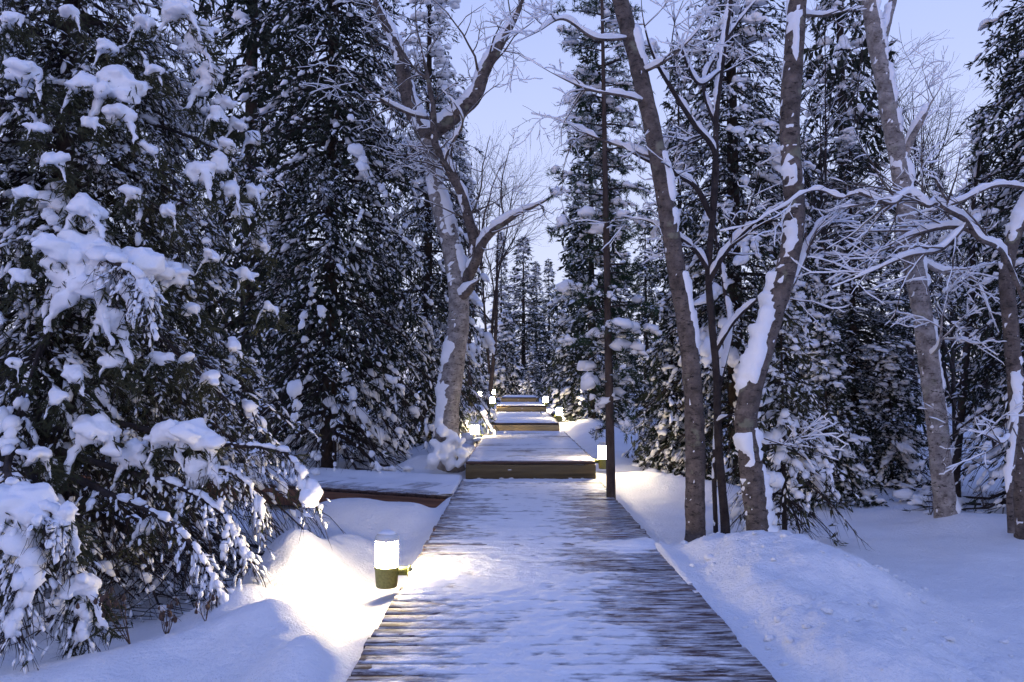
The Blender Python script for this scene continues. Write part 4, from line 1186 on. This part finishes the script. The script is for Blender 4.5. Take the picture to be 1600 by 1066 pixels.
# snow-plastered birch that leans right
m76 = mpp(7.7)
bare_tree('birch_tree', 'birch with thick snow plastered down its left side, leaning right', 'birch',
    [([(1190, 862), (1185, 820), (1177, 760), (1170, 700), (1166, 650), (1176, 600), (1196, 530), (1217, 460), (1235, 390), (1241, 320), (1236, 250), (1234, 180), (1240, 90), (1246, 0), (1252, -90)], 19 * m76, 14.5 * m76, 0.1)],
    [([(1222, 470), (1245, 430, .2), (1265, 385, .3), (1290, 340, .4), (1330, 315, .5)], 5 * m76, 2 * m76, 0),
     ([(1236, 20), (1280, 25, .3), (1310, 20, .4), (1350, 10, .5)], 3 * m76, 1.5 * m76, 0)],
    7.7, M['birch_dark'], 291,
    [(14, 0.3, 1, (30, 75), (0.25, 0.7), 7, 0.0, 0.16), (60, 0.15, 1, (25, 65), (0.12, 0.4), 6, -0.02, 0.18)],
    snow=0.014, cover=0.9, thick=0.07, wind=0.9, grow_on=1)

# birch at the far right
m95 = mpp(9.6)
bare_tree('birch_tree', 'far right birch with banded grey bark and a high fork', 'birch',
    [([(1480, 815), (1476, 780), (1470, 720), (1463, 650), (1455, 590), (1443, 500), (1428, 410), (1416, 320), (1406, 260), (1392, 190), (1378, 110), (1366, 50), (1356, -10), (1340, -90)], 17.5 * m95, 12 * m95, 0.12)],
    [([(1374, 80), (1384, 40, .1), (1398, -10, .2), (1420, -90, .3)], 9 * m95, 6 * m95, 0),
     ([(1412, 250), (1425, 215, -.1), (1442, 185, -.2), (1452, 165, -.2), (1475, 130, -.3)], 6.5 * m95, 3 * m95, 0),
     ([(1425, 400), (1470, 425, .1), (1520, 435, .2), (1560, 520, .4)], 4.5 * m95, 2 * m95, 0),
     ([(1450, 560), (1468, 540, -.3), (1472, 500, -.4), (1485, 440, -.4)], 2.5 * m95, 1.2 * m95, 0)],
    9.6, M['birch'], 321,
    [(16, 0.3, 1, (30, 75), (0.3, 0.9), 8, 0.02, 0.16), (60, 0.15, 1, (25, 65), (0.15, 0.5), 6, 0.0, 0.18), (120, 0.1, 1, (25, 60), (0.05, 0.2), 4, 0, 0.15)],
    snow=0.013, cover=0.85, thick=0.055, wind=0.25, grow_on=1)

# slanting tree cut by the right edge, with long snow-laden boughs reaching left
m86 = mpp(8.6)
bare_tree('bare_tree', 'brown tree at the right edge with long snow-laden boughs reaching left', 'bare tree',
    [([(1600, 850), (1597, 780), (1592, 700), (1588, 620), (1580, 520), (1573, 440), (1578, 390), (1600, 335), (1640, 270), (1680, 180), (1710, 60)], 13 * m86, 9 * m86, 0.1),
     ([(1578, 770, -.2), (1585, 700, -.2), (1590, 630, -.15), (1588, 560, 0)], 5 * m86, 3.5 * m86, 0)],
    [([(1600, 470, -.3), (1572, 405, -.5), (1556, 385, -.7), (1528, 372, -.85), (1508, 343, -.9), (1484, 330, -1.0), (1462, 318, -1.05), (1448, 322, -1.1), (1420, 303, -1.1), (1395, 318, -1.2), (1368, 311, -1.2), (1340, 302, -1.2), (1312, 309, -1.2), (1280, 297, -1.2), (1252, 304, -1.2), (1226, 322, -1.2), (1200, 335, -1.2), (1176, 350, -1.2), (1125, 362, -1.2)], 3.6 * m86, 1.6 * m86, 0),
     ([(1552, 380, -.7), (1500, 355, -.6), (1445, 362, -.5), (1395, 385, -.5), (1340, 400, -.5), (1280, 395, -.5)], 4.5 * m86, 1.8 * m86, 0),
     ([(1630, 300, .1), (1560, 290, -.2), (1500, 315, -.2), (1450, 330, -.2), (1400, 340, -.2)], 3.2 * m86, 1.5 * m86, 0),
     ([(1510, 350, -.9), (1470, 390, -1.0), (1420, 400, -1.1), (1360, 425, -1.1), (1300, 450, -1.1)], 3.5 * m86, 1.4 * m86, 0),
     ([(1588, 640, -.1), (1570, 690, -.5), (1540, 680, -.7), (1500, 670, -.8)], 2 * m86, 0.9 * m86, 0)],
    8.6, M['birch_dark'], 351,
    [(52, 0.10, 1, (20, 60), (0.35, 1.05), 8, -0.008, 0.085), (190, 0.15, 1, (20, 55), (0.15, 0.5), 6, -0.01, 0.10), (260, 0.1, 1, (25, 60), (0.06, 0.2), 4, 0, 0.15)],
    snow=0.0120, cover=0.72, thick=0.05, wind=0.2, grow_on=1)

# thin dark stem behind the far right birch
m11 = mpp(11.5)
bare_tree('bare_tree', 'thin dark stem standing just behind the far right birch', 'bare tree',
    [([(1493, 748), (1497, 690), (1503, 630), (1508, 570), (1515, 500), (1520, 430), (1518, 340), (1530, 240)], 7 * m11, 4 * m11, 0.1)],
    [([(1508, 600), (1540, 560), (1550, 510), (1530, 450)], 3 * m11, 1.5 * m11, 0), ([(1512, 520), (1480, 500), (1460, 470)], 2.5 * m11, 1.2 * m11, 0)],
    11.5, M['branch'], 381, [(26, 0.15, 1, (30, 75), (0.4, 1.2), 8, 0.0, 0.16), (90, 0.15, 1, (25, 65), (0.15, 0.5), 6, -0.02, 0.18)], snow=0.013, cover=0.9, grow_on=0)

# leafless trees farther off
def far_bare(label, px, Y, hh, spread, seed, nlev=(26, 150, 420), snow=0.008, lean=0.0):
    rng = np.random.default_rng(seed)
    b0 = np.array(px_ground(px, Y)); t = thing('leafless_tree', label, 'bare tree', tuple(b0))
    tw, bw, bs = Acc(), Acc(), Acc()
    n = 3; Ps, Rs = [], []
    for i in range(n):
        a = rng.uniform(0, 6.28); top = np.array([math.cos(a) * spread * .35 * (i > 0) + lean * hh, math.sin(a) * spread * .3 * (i > 0), hh * rng.uniform(.8, 1)])
        z_ = hh * .28 * i * .5
        pts = np.array([[lean * z_, 0, z_ - .3 * (i == 0)], top * .35 + rng.normal(0, .15, 3) * [1, 1, 0] if i == 0 else [top[0] * .3, top[1] * .3, z_ + .3 * (top[2] - z_)], [top[0] * .75, top[1] * .75, z_ + .7 * (top[2] - z_)], top])
        P = catmull(pts, 24); Ps.append(P); Rs.append(np.linspace(0.010 * hh * (1 if i == 0 else .6), .008, 24))
    V, F, _ = tubes(np.stack(Ps), np.stack(Rs), 8); tw.add(V, F)
    branching(bw, bs, rng, np.stack(Ps), np.stack(Rs), [(nlev[0], .3, .98, (25, 60), (.22 * hh, .42 * hh), 9, .05, .10), (nlev[1], .15, 1, (20, 50), (.10 * hh, .22 * hh), 7, .03, .12), (nlev[2], .1, 1, (20, 50), (.04 * hh, .12 * hh), 5, .02, .13)], snow, 0.6, False)
    link('trunk', tw.mesh('far_trunk', M['branch'], True), t)
    link('branches', bw.mesh('far_branches', M['branch'], True), t, 'stuff')
    link('branch_snow', bs.mesh('far_branch_snow', M['tree_snow'], True), t, 'stuff')
far_bare('leafless tree with a fan of fine twigs against the sky above the path', 762, 31, 9.5, 3.0, 401, lean=0.05)
far_bare('leafless tree whose bushy top shows against the sky at upper right', 1438, 25, 10.6, 2.6, 402, nlev=(40, 240, 650))
far_bare('leafless tree with pale twigs partly behind the forked birch', 735, 32, 10.0, 3.0, 403)
far_bare('leafless sapling thicket tree at the back right of the clearing', 1490, 19, 6.0, 2.6, 404, snow=0.012)
far_bare('leafless snow-dusted tree beyond the far right edge birch stem', 1555, 17, 5.0, 2.6, 405, snow=0.014)
far_bare('leafless snowy tree behind the tall spruce at right', 1290, 18, 9.0, 2.6, 406, nlev=(34, 200, 520), snow=0.012)

# dry plants sticking out of the snow
def dry_plant(label, px, py, Y, seed, n, hgt, leaves):
    r = np.random.default_rng(seed); p0 = at(px, py, Y); p0[2] = on_ground(p0[0], p0[1])[2] - 0.01
    t = thing('dry_plant', label, 'dry plant', tuple(p0), group='dry stems in the snow')
    for i in range(n):
        st, lf = Acc(), Acc()
        a = r.uniform(0, 6.28); top = np.array([math.cos(a) * hgt * r.uniform(.1, .5), math.sin(a) * hgt * .3, hgt * r.uniform(.6, 1)])
        P = catmull(np.array([[0, 0, 0], top * .5 + r.normal(0, .01, 3), top, top + [top[0] * .2, 0, -.02]]), 10)
        V, F, _ = tubes(P, np.linspace(.0035, .0016, 10), 5); st.add(V, F)
        C, rr = grow(r, P[None], np.full((1, 10), .0025), 4, .3, 1, (30, 60), (hgt * .15, hgt * .4), 5, -.05, .1)
        V, F, _ = tubes(C, np.full(rr.shape, .0014), 4); st.add(V, F)
        link('stem', st.mesh('stem', M['dry_leaf'], True), t)
        for q in range(leaves):
            c = C[r.integers(0, 4), -1] if r.random() < .6 else P[-1 - r.integers(0, 3)]
            TV, TF = BLOB1[r.integers(0, 5)]
            w = TV * np.array([.011, .008, .026]) * r.uniform(.7, 1.3) + c - [0, 0, .018]
            lf.add(w, TF)
        if leaves:
            link('withered_leaves', lf.mesh('withered_leaves', M['dry_leaf'], True), t, 'stuff')
dry_plant('withered brown plant with hanging leaves under the near spruce boughs', 205, 960, 5.15, 1, 4, .42, 5)
dry_plant('short withered leaf stalks in the snow right of the taller dry plant', 262, 955, 5.2, 2, 5, .22, 4)
dry_plant('pair of drooping dry leaf buds poking out of snow near the lit bank', 322, 935, 5.35, 3, 3, .18, 3)
dry_plant('fine bare stalks in the snow left of the far right birch foot', 1452, 720, 10.3, 4, 6, .30, 0)
dry_plant('fine bare stalks in the snow by the right edge tree', 1535, 700, 10.8, 5, 7, .28, 0)

# crumbs and clods of snow lying on the banks
rngk = np.random.default_rng(15); n_cl = 420
cx = np.where(rngk.random(n_cl) < 1.1, rngk.uniform(1.3, 3.2, n_cl), rngk.uniform(-2.3, -0.95, n_cl))
cy = np.where(cx > 0, rngk.uniform(3.9, 8.2, n_cl), rngk.uniform(3.8, 5.6, n_cl))
sz = 0.006 + 0.030 * rngk.random(n_cl) ** 4
clods = Acc()
blobs(clods, rngk, np.stack([cx, cy, ground_z(cx, cy) + sz * 0.1], -1), np.stack([rngk.normal(size=n_cl), rngk.normal(size=n_cl), np.zeros(n_cl)], -1), sz, BLOB1, 0.8, 1.2)
link('snow_crumbs', clods.mesh('snow_crumbs', M['ground_snow'], True), None, 'stuff', 'small crumbs of snow scattered over the bank right of the boardwalk')['category'] = 'snow'
